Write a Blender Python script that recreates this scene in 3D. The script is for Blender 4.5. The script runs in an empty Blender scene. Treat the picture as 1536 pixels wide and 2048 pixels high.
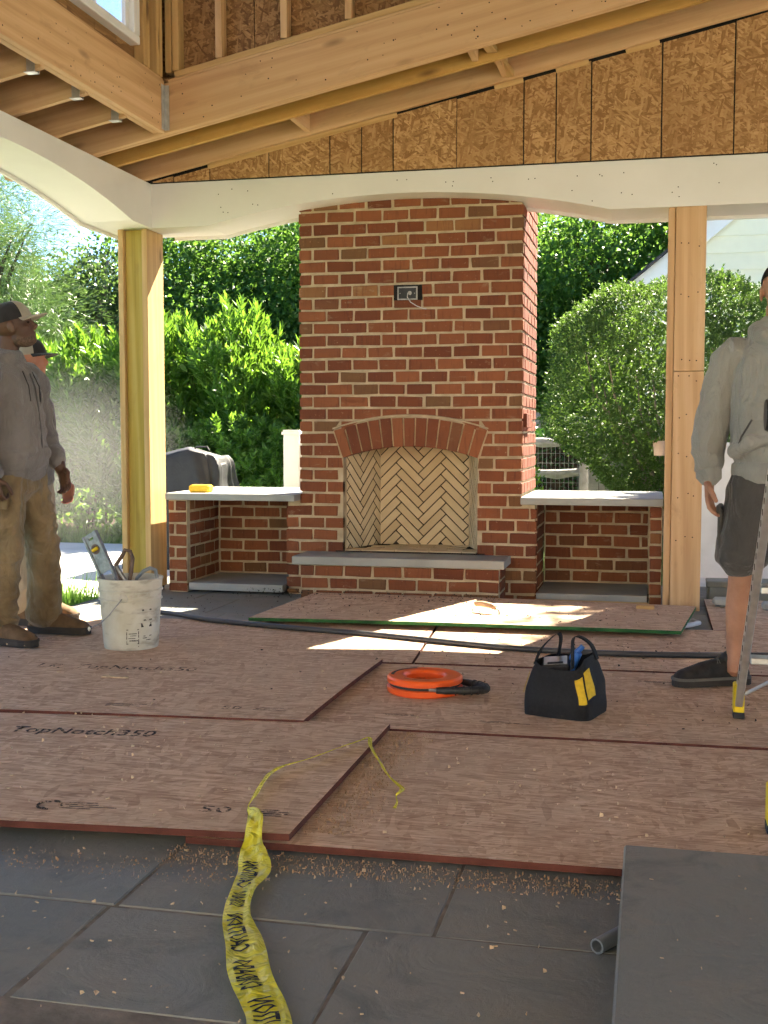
import bpy, bmesh, math, random
import numpy as np
from mathutils import Vector, Matrix, noise
R = math.radians
rnd = random.Random(7)
rng = np.random.default_rng(11)
sc = bpy.context.scene
COL = sc.collection

# ------------------------------------------------------------------ camera
cd = bpy.data.cameras.new("camera"); cam = bpy.data.objects.new("camera", cd); COL.objects.link(cam)
cam.location = (0, 0, 1.12); cam.rotation_euler = (R(90 - 3.94), 0, R(12.9))
cd.sensor_fit = 'VERTICAL'; cd.sensor_height = 36.0; cd.lens = 36.0 * 2350 / 2048
cd.clip_start = 0.05; cd.clip_end = 600
sc.camera = cam
# ------------------------------------------------------------------ sky, sun, exposure
SUN_EL, SUN_AZ = 45.0, 21.0                       # azimuth measured from +y towards +x
w = bpy.data.worlds.new("World"); sc.world = w; w.use_nodes = True
nt = w.node_tree; nt.nodes.clear()
wo = nt.nodes.new("ShaderNodeOutputWorld"); bg = nt.nodes.new("ShaderNodeBackground"); sk = nt.nodes.new("ShaderNodeTexSky")
sk.sky_type = 'NISHITA'; sk.sun_disc = False; sk.sun_elevation = R(SUN_EL); sk.sun_rotation = R(SUN_AZ)
sk.air_density = 0.5; sk.dust_density = 0.1; sk.ozone_density = 3.0
bg.inputs[1].default_value = 0.08
nt.links.new(sk.outputs[0], bg.inputs[0]); nt.links.new(bg.outputs[0], wo.inputs[0])
sd = bpy.data.lights.new("sun", 'SUN'); sun = bpy.data.objects.new("sun", sd); COL.objects.link(sun)
sd.energy = 5.0; sd.angle = R(0.55); sd.color = (1.0, 0.91, 0.79)
sv = Vector((math.sin(R(SUN_AZ)) * math.cos(R(SUN_EL)), math.cos(R(SUN_AZ)) * math.cos(R(SUN_EL)), math.sin(R(SUN_EL))))
sun.rotation_euler = sv.to_track_quat('Z', 'Y').to_euler(); sun.location = sv * 40
vs = sc.view_settings; vs.view_transform = 'Standard'; vs.look = 'None'; vs.gamma = 1; vs.exposure = 3.0
vs.use_white_balance = True; vs.white_balance_temperature = 7000; vs.white_balance_tint = 6
sc.cycles.max_bounces = 6; sc.cycles.diffuse_bounces = 4; sc.cycles.glossy_bounces = 2; sc.cycles.transmission_bounces = 4; sc.cycles.transparent_max_bounces = 8
sc.cycles.caustics_reflective = False; sc.cycles.caustics_refractive = False; sc.cycles.use_adaptive_sampling = True; sc.cycles.adaptive_threshold = .04; sc.cycles.use_light_tree = False
sc.cycles.use_denoising = True

# ------------------------------------------------------------------ mesh helpers
class MB:
    def __init__(s): s.v = []; s.f = []; s.m = []
    def add(s, vs, fs, mi=0):
        b = len(s.v); s.v += [tuple(p) for p in vs]
        for q in fs: s.f.append([b + i for i in q]); s.m.append(mi)
        return s
    def box(s, x0, x1, y0, y1, z0, z1, mi=0, top=None):
        vs = [(x, y, z) for z in (z0, z1) for y in (y0, y1) for x in (x0, x1)]
        fs = [(0, 2, 3, 1), (4, 5, 7, 6), (0, 1, 5, 4), (2, 6, 7, 3), (0, 4, 6, 2), (1, 3, 7, 5)]
        s.add(vs, fs, mi)
        if top is not None: s.m[-5] = top
        return s
    def cbox(s, x0, x1, y0, y1, z0, z1, c=.004, mi=0, j=0., r=None):
        X = (x0, x1); Y = (y0, y1); Z = (z0, z1); ix = {}; vs = []
        for a in (0, 1):
            for b in (0, 1):
                for d in (0, 1):
                    sx = c if a == 0 else -c; sy = c if b == 0 else -c; sz = c if d == 0 else -c
                    o = (r.uniform(-j, j), r.uniform(-j, j) * .4, r.uniform(-j, j)) if r else (0, 0, 0)
                    for k, (ex, ey, ez) in enumerate(((0, sy, sz), (sx, 0, sz), (sx, sy, 0))):
                        ix[(a, b, d, k)] = len(vs); vs.append((X[a] + ex + o[0], Y[b] + ey + o[1], Z[d] + ez + o[2]))
        g = lambda *q: [ix[t] for t in q]
        fs = []
        for a in (0, 1):
            fs.append(g((a, 0, 0, 0), (a, 1, 0, 0), (a, 1, 1, 0), (a, 0, 1, 0)))
            fs.append(g((0, a, 0, 1), (1, a, 0, 1), (1, a, 1, 1), (0, a, 1, 1)))
            fs.append(g((0, 0, a, 2), (1, 0, a, 2), (1, 1, a, 2), (0, 1, a, 2)))
            for b in (0, 1):
                fs.append(g((a, b, 0, 0), (a, b, 1, 0), (a, b, 1, 1), (a, b, 0, 1)))
                fs.append(g((a, 0, b, 0), (a, 1, b, 0), (a, 1, b, 2), (a, 0, b, 2)))
                fs.append(g((0, a, b, 1), (1, a, b, 1), (1, a, b, 2), (0, a, b, 2)))
                for d in (0, 1): fs.append(g((a, b, d, 0), (a, b, d, 1), (a, b, d, 2)))
        return s.add(vs, fs, mi)
    def prism(s, poly, fn, d0, d1, mi=0):
        n = len(poly)
        vs = [fn(u, v, d0) for u, v in poly] + [fn(u, v, d1) for u, v in poly]
        fs = [list(range(n))[::-1], list(range(n, 2 * n))] + [(i, (i + 1) % n, n + (i + 1) % n, n + i) for i in range(n)]
        return s.add(vs, fs, mi)
    def tube(s, pts, r, n=8, mi=0, cap=True):
        pts = [Vector(p) for p in pts]; k = len(pts)
        rs = r if isinstance(r, (list, tuple)) else [r] * k
        t0 = (pts[1] - pts[0]).normalized(); ref = Vector((0, 0, 1)) if abs(t0.z) < .9 else Vector((1, 0, 0))
        e = (ref - t0 * ref.dot(t0)).normalized(); vs = []
        for i, p in enumerate(pts):
            t = (pts[min(i + 1, k - 1)] - pts[max(i - 1, 0)]).normalized()
            e = (e - t * e.dot(t)).normalized(); q = t.cross(e)
            for a in range(n):
                c = 2 * math.pi * a / n; vs.append(p + (e * math.cos(c) + q * math.sin(c)) * rs[i])
        fs = [(i * n + a, i * n + (a + 1) % n, (i + 1) * n + (a + 1) % n, (i + 1) * n + a) for i in range(k - 1) for a in range(n)]
        if cap: fs += [list(range(n))[::-1], list(range((k - 1) * n, k * n))]
        return s.add(vs, fs, mi)
    def loft(s, secs, n=16, mi=0):
        """secs: (centre, rx, ry, e1, e2) closed elliptical sections, rounded caps"""
        full = []
        c, a, b, e1, e2 = secs[0]; c2 = secs[1][0]; d = (Vector(c) - Vector(c2)).normalized() * min(a, b)
        full.append((Vector(c) + d * .55, a * .5, b * .5, e1, e2)); full += list(secs)
        c, a, b, e1, e2 = secs[-1]; c2 = secs[-2][0]; d = (Vector(c) - Vector(c2)).normalized() * min(a, b)
        full.append((Vector(c) + d * .55, a * .5, b * .5, e1, e2))
        vs = []
        for c, a, b, e1, e2 in full:
            for k in range(n):
                t = 2 * math.pi * k / n; vs.append(Vector(c) + Vector(e1) * a * math.cos(t) + Vector(e2) * b * math.sin(t))
        m = len(full)
        fs = [(i * n + k, i * n + (k + 1) % n, (i + 1) * n + (k + 1) % n, (i + 1) * n + k) for i in range(m - 1) for k in range(n)]
        fs += [list(range(n))[::-1], list(range((m - 1) * n, m * n))]
        return s.add(vs, fs, mi)
    def limb(s, pts, rs, ref=(0, 1, 0), n=14, mi=0):
        secs = []; pts = [Vector(p) for p in pts]; k = len(pts)
        for i, p in enumerate(pts):
            t = (pts[min(i + 1, k - 1)] - pts[max(i - 1, 0)]).normalized()
            r0 = Vector(ref); e1 = r0 - t * r0.dot(t)
            if e1.length < .2: r0 = Vector((.3, .2, 1)); e1 = r0 - t * r0.dot(t)
            e1.normalize(); e2 = t.cross(e1); q = rs[i]
            a, b = q if isinstance(q, (tuple, list)) else (q, q)
            secs.append((p, a, b, e1, e2))
        return s.loft(secs, n, mi)
    def ell(s, c, r, n=12, m=8, mi=0, rot=None):
        vs = []; c = Vector(c)
        for i in range(m + 1):
            th = math.pi * i / m
            for k in range(n):
                ph = 2 * math.pi * k / n
                p = Vector((r[0] * math.sin(th) * math.cos(ph), r[1] * math.sin(th) * math.sin(ph), r[2] * math.cos(th)))
                if rot: p = rot @ p
                vs.append(c + p)
        fs = [(i * n + k, (i + 1) * n + k, (i + 1) * n + (k + 1) % n, i * n + (k + 1) % n) for i in range(m) for k in range(n)]
        return s.add(vs, fs, mi)
    def lathe(s, prof, c=(0, 0, 0), n=32, mi=0):
        vs = [(c[0] + r * math.cos(2 * math.pi * k / n), c[1] + r * math.sin(2 * math.pi * k / n), c[2] + z) for r, z in prof for k in range(n)]
        fs = [(i * n + k, i * n + (k + 1) % n, (i + 1) * n + (k + 1) % n, (i + 1) * n + k) for i in range(len(prof) - 1) for k in range(n)]
        return s.add(vs, fs, mi)
    def xf(s, m):
        s.v = [tuple(m @ Vector(p)) for p in s.v]; return s
    def mesh(s, name, mats, smooth=False):
        me = bpy.data.meshes.new(name); me.from_pydata(s.v, [], s.f)
        for m in (mats if isinstance(mats, (list, tuple)) else [mats]): me.materials.append(m)
        if any(s.m): me.polygons.foreach_set("material_index", s.m)
        bm = bmesh.new(); bm.from_mesh(me); bmesh.ops.recalc_face_normals(bm, faces=bm.faces); bm.to_mesh(me); bm.free()
        if smooth:
            me.polygons.foreach_set("use_smooth", [True] * len(me.polygons)); bm = bmesh.new(); bm.from_mesh(me)
            for e in bm.edges:
                if len(e.link_faces) == 2 and e.calc_face_angle(0) > .75: e.smooth = False
            bm.to_mesh(me); bm.free()
        me.update(); return me
    def build(s, name, mats, parent=None, smooth=False):
        return link(name, s.mesh(name, mats, smooth), parent)

def link(name, me, parent=None, mw=None):
    o = bpy.data.objects.new(name, me); COL.objects.link(o)
    if parent is not None:
        o.parent = parent; o.matrix_parent_inverse = PM[parent.name].inverted()
    if mw is not None: o.matrix_basis = mw
    PM[o.name] = (mw if mw is not None else Matrix.Identity(4)).copy()
    return o
PM = {}
def tag(o, label=None, cat=None, group=None, kind=None):
    for k, v in (("label", label), ("category", cat), ("group", group), ("kind", kind)):
        if v: o[k] = v
    return o
def thing(name, loc, label, cat, group=None):
    o = bpy.data.objects.new(name, None); COL.objects.link(o); o.location = loc; o.empty_display_size = .1
    PM[o.name] = Matrix.Translation(loc); return tag(o, label, cat, group)
def struct(name, mb, mats, **k): return tag(mb.build(name, mats, **k), kind="structure")

# ------------------------------------------------------------------ materials
class G:
    def __init__(s, name, rough=.6, spec=.3, color=None, metal=0):
        s.m = bpy.data.materials.new(name); s.m.use_nodes = True; s.t = s.m.node_tree
        s.b = s.t.nodes["Principled BSDF"]; s.out = s.t.nodes["Material Output"]
        s.b.inputs["Roughness"].default_value = rough; s.b.inputs["Specular IOR Level"].default_value = spec
        s.b.inputs["Metallic"].default_value = metal
        if color: s.b.inputs["Base Color"].default_value = (*color, 1)
    def n(s, typ, ins=None, **props):
        nd = s.t.nodes.new("ShaderNode" + typ)
        for k, v in props.items(): setattr(nd, k, v)
        for k, v in (ins or {}).items(): s.set(nd.inputs[k], v)
        return nd
    def set(s, sock, v):
        if isinstance(v, bpy.types.NodeSocket): s.t.links.new(v, sock)
        elif isinstance(v, tuple) and len(v) == 3 and sock.type == 'RGBA': sock.default_value = (*v, 1)
        else: sock.default_value = v
    def coord(s, scale=(1, 1, 1), kind="Object", rand=True, rot=(0, 0, 0)):
        tc = s.n("TexCoord"); src = tc.outputs[kind]
        if rand:
            oi = s.n("ObjectInfo"); ml = s.n("Math", {0: oi.outputs["Random"], 1: 37.0}, operation='MULTIPLY')
            src = s.n("VectorMath", {0: src, 1: ml.outputs[0]}, operation='ADD').outputs[0]
        return s.n("Mapping", {0: src, 2: rot, 3: scale}).outputs[0]
    def noise(s, vec, scale=5, det=4, rough=.55, dist=0):
        return s.n("TexNoise", {"Vector": vec, "Scale": float(scale), "Detail": float(det), "Roughness": rough, "Distortion": float(dist)}).outputs[0]
    def ramp(s, fac, stops):
        r = s.n("ValToRGB", {0: fac}); e = r.color_ramp.elements
        while len(e) < len(stops): e.new(.5)
        for el, (p, c) in zip(e, stops): el.position = p; el.color = (*c, 1) if len(c) == 3 else c
        return r.outputs[0]
    def mix(s, fac, a, b, mode='MIX'):
        x = s.n("Mix", data_type='RGBA', blend_type=mode); s.set(x.inputs[0], fac); s.set(x.inputs[6], a); s.set(x.inputs[7], b); return x.outputs[2]
    def math(s, op, a, b=0., clamp=False):
        x = s.n("Math", {0: a, 1: b}, operation=op); x.use_clamp = clamp; return x.outputs[0]
    def rand(s): return s.n("ObjectInfo").outputs["Random"]
    def bump(s, h, st=.3, d=.01):
        x = s.n("Bump", {"Height": h, "Strength": float(st), "Distance": float(d)}); s.t.links.new(x.outputs[0], s.b.inputs["Normal"]); return s
    def col(s, c): s.set(s.b.inputs["Base Color"], c); return s
def simple(name, color, rough=.6, spec=.3, var=.15, scale=6., bump=0., metal=0, bscale=60.):
    g = G(name, rough, spec, metal=metal); v = g.coord()
    f = g.noise(v, scale, 5)
    lo = tuple(max(0, c * (1 - var)) for c in color); hi = tuple(min(1, c * (1 + var)) for c in color)
    g.col(g.ramp(f, [(.3, lo), (.7, hi)]))
    if bump: g.bump(g.noise(v, bscale, 4), bump, .004)
    return g.m

MT = {}
def brick_mat(name, tint=1.):
    g = G(name, .85, .2); v = g.coord()
    c1 = g.ramp(g.rand(), [(0, (0.148, 0.048, 0.023)), (.25, (0.207, 0.067, 0.030)), (.5, (0.256, 0.089, 0.038)), (.75, (0.306, 0.110, 0.048)), (.88, (0.177, 0.064, 0.032)), (.95, (0.168, 0.095, 0.043)), (1, (0.335, 0.158, 0.065))])
    n1 = g.noise(v, 9, 5); n2 = g.noise(g.coord((60, 60, 8)), 1, 4)
    c = g.mix(g.math('MULTIPLY', n1, .55), c1, (.12, .036, .022))
    c = g.mix(g.ramp(n2, [(.55, (0, 0, 0)), (.72, (.5, .5, .5))]), c, (.10, .034, .022))
    sm = g.noise(g.coord((1, 1, 3)), 5, 6, .7, .5); c = g.mix(g.ramp(sm, [(.60, (0, 0, 0)), (.78, (.55, .55, .55))]), c, (.42, .33, .23))
    sp = g.noise(v, 70, 2)
    c = g.mix(g.ramp(sp, [(.70, (0, 0, 0)), (.76, (.8, .8, .8))]), c, (.40, .24, .15))
    g.col(c); g.bump(g.math('ADD', n2, g.math('MULTIPLY', g.noise(v, 45, 4), .6)), .55, .006); return g.m
MT['brick'] = brick_mat("red_brick")
g = G("mortar", .95, .1); v = g.coord(); n1 = g.noise(v, 14, 6)
g.col(g.ramp(n1, [(.3, (.37, .29, .19)), (.7, (.54, .435, .295))])); g.bump(g.noise(v, 60, 5), .6, .006); MT['mortar'] = g.m
g = G("fire_brick", .9, .1); v = g.coord(); n1 = g.noise(v, 7, 5)
c = g.mix(g.rand(), (.62, .48, .30), (.74, .60, .40)); c = g.mix(g.ramp(n1, [(.35, (0, 0, 0)), (.75, (.5, .5, .5))]), c, (.52, .38, .22))
g.col(c); g.bump(g.noise(v, 80, 4), .3, .003); MT['firebrick'] = g.m
MT['soot'] = simple("dark_joint", (.035, .026, .02), .95, .1, .2, 20)
g = G("bluestone_slab", .7, .3); v = g.coord(); n1 = g.noise(v, 3, 6)
g.col(g.ramp(n1, [(.3, (.27, .275, .26)), (.7, (.38, .385, .36))])); g.bump(g.noise(v, 40, 5), .15, .004); MT['slab'] = g.m
g = G("flagstone", .62, .35); v = g.coord(); n1 = g.noise(v, 1.7, 7, .62, .7); n2 = g.noise(v, 4.5, 8, .7, 1.2); n3 = g.noise(g.coord((1, 2.2, 1)), 9, 6, .65, .8)
c = g.mix(g.rand(), (.150, .160, .150), (.20, .208, .195)); c = g.mix(g.ramp(n1, [(.36, (0, 0, 0)), (.68, (.85, .85, .85))]), c, (.24, .225, .19))
c = g.mix(g.ramp(n2, [(.30, (.6, .6, .6)), (.48, (0, 0, 0))]), c, (.10, .108, .105)); c = g.mix(g.ramp(n3, [(.58, (0, 0, 0)), (.74, (.5, .5, .5))]), c, (.26, .22, .17))
g.col(c); g.set(g.b.inputs["Roughness"], g.ramp(n1, [(.3, (.48, .48, .48)), (.7, (.78, .78, .78))]))
g.bump(g.math('ADD', n2, g.math('MULTIPLY', g.noise(v, 22, 7, .65), .5)), .5, .010); MT['flag'] = g.m
MT['joint'] = simple("stone_joint", (.20, .175, .145), .95, .1, .3, 15, .5)

def flakes(g, sc_, w_, kind="Object"):
    """three layers of stretched cells; the layer with the highest random lies on top"""
    best = None; shade = None
    for a, s1 in ((.25, 1.), (-.7, 1.15), (1.4, .9)):
        vv = g.coord((1, 1, 1), kind, True, (0, 0, a) if w_ == 'z' else (0, a, 0))
        wv = g.n("TexNoise", {"Vector": vv, "Scale": 3., "Detail": 2.}, noise_dimensions='3D').outputs[1]
        vv = g.n("VectorMath", {0: vv, 1: g.n("VectorMath", {0: wv, 1: (.05, .05, .05)}, operation='MULTIPLY').outputs[0]}, operation='ADD').outputs[0]
        st = (sc_ * .22 * s1, sc_ * s1, sc_ * .02) if w_ == 'z' else (sc_ * .22 * s1, sc_ * .02, sc_ * s1)
        mp = g.n("Mapping", {0: vv, 3: st}).outputs[0]
        vo = g.n("TexVoronoi", {"Vector": mp, "Scale": 1., "Randomness": 1.}, feature='F1'); cc = g.n("SeparateColor", {0: vo.outputs["Color"]})
        p, q = cc.outputs[0], cc.outputs[1]
        edge = vo.outputs["Distance"]
        q = g.math('ADD', q, g.math('MULTIPLY', edge, -.35))
        if best is None: best, shade = p, q
        else:
            gt = g.math('GREATER_THAN', p, best)
            x = g.n("Mix", data_type='FLOAT'); g.set(x.inputs[0], gt); g.set(x.inputs[2], shade); g.set(x.inputs[3], q); shade = x.outputs[0]
            best = g.math('MAXIMUM', p, best)
    return shade
def osb_mat(name, lo, mid, hi, axis, sc_=72., fine=(6, 6, 60)):
    g = G(name, .7, .3); f = flakes(g, sc_, axis)
    gr = g.noise(g.coord(fine), 3, 4)
    f2 = g.math('ADD', g.math('MULTIPLY', f, .8), g.math('MULTIPLY', gr, .35))
    c = g.ramp(f2, [(.12, lo), (.5, mid), (.9, hi)])
    big = g.noise(g.coord(), 1.3, 4)
    c = g.mix(g.ramp(big, [(.4, (0, 0, 0)), (.75, (.45, .45, .45))]), c, lo)
    g.col(c); g.bump(f2, .5, .004); return g.m
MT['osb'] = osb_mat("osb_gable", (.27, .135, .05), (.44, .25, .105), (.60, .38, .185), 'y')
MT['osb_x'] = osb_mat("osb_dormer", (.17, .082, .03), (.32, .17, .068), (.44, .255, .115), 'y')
# weathered floor sheathing
g = G("floor_sheathing", .8, .2); f = flakes(g, 52., 'z'); v = g.coord()
gr = g.noise(g.coord((3, 42, 3)), 2.2, 6, .65); gr2 = g.noise(g.coord((8, 120, 8)), 1.2, 4, .6); big = g.noise(v, 1.1, 5, .6, .5); bl = g.noise(v, 5, 5)
f2 = g.math('ADD', g.math('MULTIPLY', gr, .55), g.math('MULTIPLY', gr2, .4)); f2 = g.math('ADD', f2, g.math('MULTIPLY', g.math('SUBTRACT', f, .35), .15))
c = g.ramp(f2, [(.33, (.33, .195, .12)), (.50, (.60, .41, .275)), (.68, (.80, .60, .43))])
c = g.mix(g.ramp(big, [(.42, (0, 0, 0)), (.7, (.5, .5, .5))]), c, (.56, .40, .27))
c = g.mix(g.ramp(bl, [(.55, (0, 0, 0)), (.75, (.4, .4, .4))]), c, (.36, .215, .145))
g.col(c); g.bump(f2, .45, .004); MT['ply'] = g.m
MT['plyedge'] = simple("painted_sheet_edge", (.11, .035, .025), .8, .2, .35, 12, .4)
MT['greenedge'] = simple("green_sheet_edge", (.025, .10, .03), .75, .2, .45, 9, .4)
MT['boxply'] = MT['ply']
def lumber(name, a, b, c3, knots=.9):
    g = G(name, .62, .3); v = g.coord((1.1, 14, 14)); 
    n0 = g.noise(g.coord((.6, 3, 3)), 1.3, 3)
    rings = g.n("TexWave", {"Vector": g.coord((.18, 5, 5)), "Scale": 1.5, "Distortion": 7., "Detail": 2., "Detail Scale": 1.2}, wave_type='BANDS', bands_direction='DIAGONAL').outputs[1]
    fi = g.noise(g.coord((2.5, 90, 90)), 1, 4)
    f = g.math('ADD', g.math('MULTIPLY', rings, .22), g.math('MULTIPLY', fi, .42)); f = g.math('ADD', f, g.math('MULTIPLY', n0, .45))
    col = g.ramp(f, [(.30, a), (.56, b), (.78, c3)])
    vo = g.n("TexVoronoi", {"Vector": g.coord((1.6, 5.5, 5.5)), "Scale": 1.1, "Randomness": 1.}); kd = g.ramp(vo.outputs["Distance"], [(.05, (1, 1, 1)), (.16, (0, 0, 0))])
    col = g.mix(g.math('MULTIPLY', kd, knots), col, (.13, .06, .025))
    st = g.noise(g.coord((3, 7, 7)), 1.6, 5, .65, .6); col = g.mix(g.ramp(st, [(.58, (0, 0, 0)), (.78, (.38, .38, .38))]), col, (.20, .11, .05))
    col = g.mix(g.math('MULTIPLY', g.rand(), .3), col, a)
    g.col(col); g.bump(f, .18, .003); return g.m
MT['lum'] = lumber("framing_lumber", (.50, .295, .145), (.62, .395, .21), (.69, .465, .27))
MT['lumy'] = lumber("yellow_pine", (.44, .27, .11), (.55, .355, .155), (.62, .42, .20))
MT['lumor'] = lumber("amber_pine", (.42, .23, .06), (.52, .30, .085), (.57, .35, .12))
MT['treat'] = lumber("treated_pine", (.26, .18, .03), (.44, .32, .065), (.52, .40, .12), .6)
g = G("white_trim_paint", .45, .4); v = g.coord(); n1 = g.noise(v, 1.5, 5)
g.col(g.ramp(n1, [(.3, (.70, .69, .65)), (.7, (.78, .77, .735))])); MT['white'] = g.m
MT['vinyl'] = simple("white_vinyl", (.78, .79, .80), .4, .4, .03)
MT['whitewall'] = simple("white_stucco", (.74, .76, .79), .8, .2, .05, 8, .4)
MT['glass'] = None
g = G("window_glass", .02, .5); tr = g.n("BsdfTransparent"); mx = g.n("MixShader", {0: .12}); gl = g.n("BsdfGlossy", {"Roughness": .02})
g.t.links.new(tr.outputs[0], mx.inputs[1]); g.t.links.new(gl.outputs[0], mx.inputs[2]); g.t.links.new(mx.outputs[0], g.out.inputs[0]); MT['glass'] = g.m
MT['galv'] = simple("galvanised_steel", (.55, .56, .56), .4, .5, .2, 20, 0, .9)
MT['dark'] = simple("dark_felt", (.02, .018, .016), .95, .1)
MT['concrete'] = simple("pale_concrete", (.60, .58, .54), .9, .2, .12, 3, .3)
MT['lawn'] = simple("lawn_soil", (.07, .12, .03), .95, .1, .5, 4, .5)
MT['soil'] = simple("mulch", (.05, .035, .025), .95, .1, .4, 20, .6)
MT['rubber'] = simple("black_rubber", (.022, .022, .024), .5, .4, .3, 30)
MT['cloth_black'] = simple("black_nylon", (.014, .014, .016), .75, .25, .3, 90, .3, 0, 300)
MT['yellow'] = simple("yellow_plastic", (.78, .56, .02), .45, .4, .1)
MT['cloth_yellow'] = simple("yellow_nylon", (.62, .40, .03), .7, .2, .15, 60, .3)
MT['orange'] = simple("orange_plastic", (.85, .115, .02), .35, .45, .06)
MT['blue'] = simple("blue_plastic", (.03, .13, .42), .4, .4, .1)
MT['pvc'] = simple("grey_conduit", (.17, .185, .20), .4, .4, .1)
MT['pvcw'] = simple("pale_grey_conduit", (.45, .45, .47), .4, .4, .1)
MT['hose'] = simple("dark_hose", (.045, .047, .052), .4, .45, .2)
MT['alu'] = simple("brushed_aluminium", (.62, .62, .60), .38, .5, .12, 30, .1, .85)
MT['steel'] = simple("worn_steel", (.30, .29, .28), .45, .5, .3, 40, .2, .8)
MT['sponge'] = simple("yellow_sponge", (.80, .50, .06), .95, .1, .15, 40, .6, 0, 120)
MT['ink'] = simple("black_ink", (.03, .03, .03), .7, .2)
MT['toolbrown'] = simple("worn_tool_grip", (.12, .075, .055), .6, .3, .4, 25, .3)
MT['handlewood'] = simple("worn_handle_wood", (.42, .27, .16), .6, .3, .25, 12)
MT['chip'] = simple("wood_chips", (.50, .38, .25), .9, .1, .35, 30)
MT['dust'] = simple("sawdust", (.34, .215, .12), .95, .1, .3, 30)
MT['grit'] = simple("dark_grit", (.05, .04, .032), .9, .1, .4, 30)
MT['bark'] = simple("bark", (.10, .075, .055), .95, .1, .4, 10, .7)
MT['barkgrey'] = simple("grey_bark", (.22, .19, .16), .95, .1, .3, 10, .7)
MT['fence'] = simple("weathered_fence_wood", (.30, .29, .28), .9, .1, .25, 9, .4)
MT['siding'] = simple("cream_siding", (.80, .79, .62), .6, .3, .03)
MT['shingle'] = simple("dark_shingles", (.06, .06, .065), .9, .1, .3, 20, .5)
MT['wire'] = simple("fence_wire", (.30, .31, .31), .5, .4, .1, metal=.6)
MT['terracotta'] = simple("pale_pot", (.55, .42, .36), .8, .2)
g = G("grill_cover_vinyl", .6, .35); v = g.coord(); n1 = g.noise(v, 6, 6)
g.col(g.ramp(n1, [(.3, (.016, .016, .018)), (.7, (.034, .034, .037))])); g.bump(g.noise(v, 24, 5, .6, .6), .35, .01); MT['cover'] = g.m
# stained bucket
g = G("bucket_plastic", .45, .35); v = g.coord(rand=False); n1 = g.noise(v, 6, 6, .6, .6); n2 = g.noise(g.coord((5, 5, 14), rand=False), 1.3, 5)
c = g.ramp(n1, [(.35, (.62, .60, .52)), (.65, (.50, .46, .36))]); c = g.mix(g.ramp(n2, [(.56, (0, 0, 0)), (.72, (.75, .75, .75))]), c, (.20, .155, .11)); g.col(c)
g.b.inputs["Subsurface Weight"].default_value = .12; g.b.inputs["Subsurface Radius"].default_value = (.03, .025, .02); MT['bucket'] = g.m
# caution tape film
g = G("caution_film", .16, .6); v = g.coord(rand=False); c = g.ramp(g.noise(v, 9, 4), [(.3, (.86, .76, .02)), (.7, (.92, .85, .14))]); g.col(c)
tl = g.n("BsdfTranslucent"); g.set(tl.inputs[0], (.75, .70, .08)); mx = g.n("MixShader", {0: .3}); g.t.links.new(g.b.outputs[0], mx.inputs[1]); g.t.links.new(tl.outputs[0], mx.inputs[2]); g.t.links.new(mx.outputs[0], g.out.inputs[0])
g.bump(g.noise(v, 22, 2, .5, 1.6), .7, .012); MT['film'] = g.m
def ink_mat(name, col, cover):
    g = G(name, .8, .1, col); v = g.coord(rand=False); n = g.noise(v, 55, 5, .7)
    tr = g.n("BsdfTransparent"); mx = g.n("MixShader", {0: g.ramp(n, [(cover, (1, 1, 1)), (cover + .12, (0, 0, 0))])})
    g.t.links.new(tr.outputs[0], mx.inputs[1]); g.t.links.new(g.b.outputs[0], mx.inputs[2]); g.t.links.new(mx.outputs[0], g.out.inputs[0]); return g.m
MT['stamp'] = ink_mat("worn_stamp_ink", (.045, .04, .04), .50)
MT['stamp2'] = ink_mat("faint_stamp_ink", (.07, .055, .05), .44)
def leaf_mat(name, c1, c2, c3, tcol, tfac=.45, rough=.4, spec=.4):
    g = G(name, rough, spec); rp = g.n("NewGeometry").outputs["Random Per Island"]
    c = g.ramp(rp, [(0, c1), (.5, c2), (1, c3)]); g.col(c)
    tl = g.n("BsdfTranslucent"); g.set(tl.inputs[0], g.mix(.6, c, tcol)); mx = g.n("MixShader", {0: tfac})
    g.t.links.new(g.b.outputs[0], mx.inputs[1]); g.t.links.new(tl.outputs[0], mx.inputs[2]); g.t.links.new(mx.outputs[0], g.out.inputs[0]); return g.m
MT['laurel'] = leaf_mat("laurel_leaf", (.045, .12, .022), (.08, .19, .03), (.13, .26, .05), (.25, .45, .03), .46)
MT['privet'] = leaf_mat("privet_leaf", (.035, .078, .024), (.055, .108, .032), (.085, .15, .045), (.20, .35, .04), .33, .5, .3)
MT['maple'] = leaf_mat("maple_leaf", (.035, .10, .022), (.06, .15, .032), (.10, .20, .045), (.20, .38, .04), .45, .5, .3)
MT['oak'] = leaf_mat("grey_green_leaf", (.04, .075, .03), (.065, .115, .045), (.11, .165, .07), (.16, .28, .05), .35)
MT['pine'] = leaf_mat("pine_needles", (.05, .10, .04), (.075, .15, .055), (.12, .21, .075), (.18, .30, .06), .3)
MT['box'] = leaf_mat("boxwood_leaf", (.012, .05, .012), (.02, .075, .018), (.035, .10, .025), (.08, .2, .02), .3)
MT['grass'] = leaf_mat("grass_blade", (.06, .16, .025), (.10, .22, .04), (.17, .28, .07), (.25, .42, .05), .45)
def cloth(name, a, b, sc_=3., folds=.9, weave=900):
    g = G(name, .92, .12); v = g.coord(rand=False); n1 = g.noise(v, sc_, 6, .6, .4); g.col(g.ramp(n1, [(.32, a), (.68, b)]))
    fo = g.noise(g.coord((9, 9, 4), rand=False), 1.4, 3, .5, 1.2)
    g.bump(g.math('ADD', g.math('MULTIPLY', fo, 1.), g.math('MULTIPLY', g.noise(v, weave, 2), .06)), folds, .03); g.b.inputs["Sheen Weight"].default_value = .25; return g.m
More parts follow.
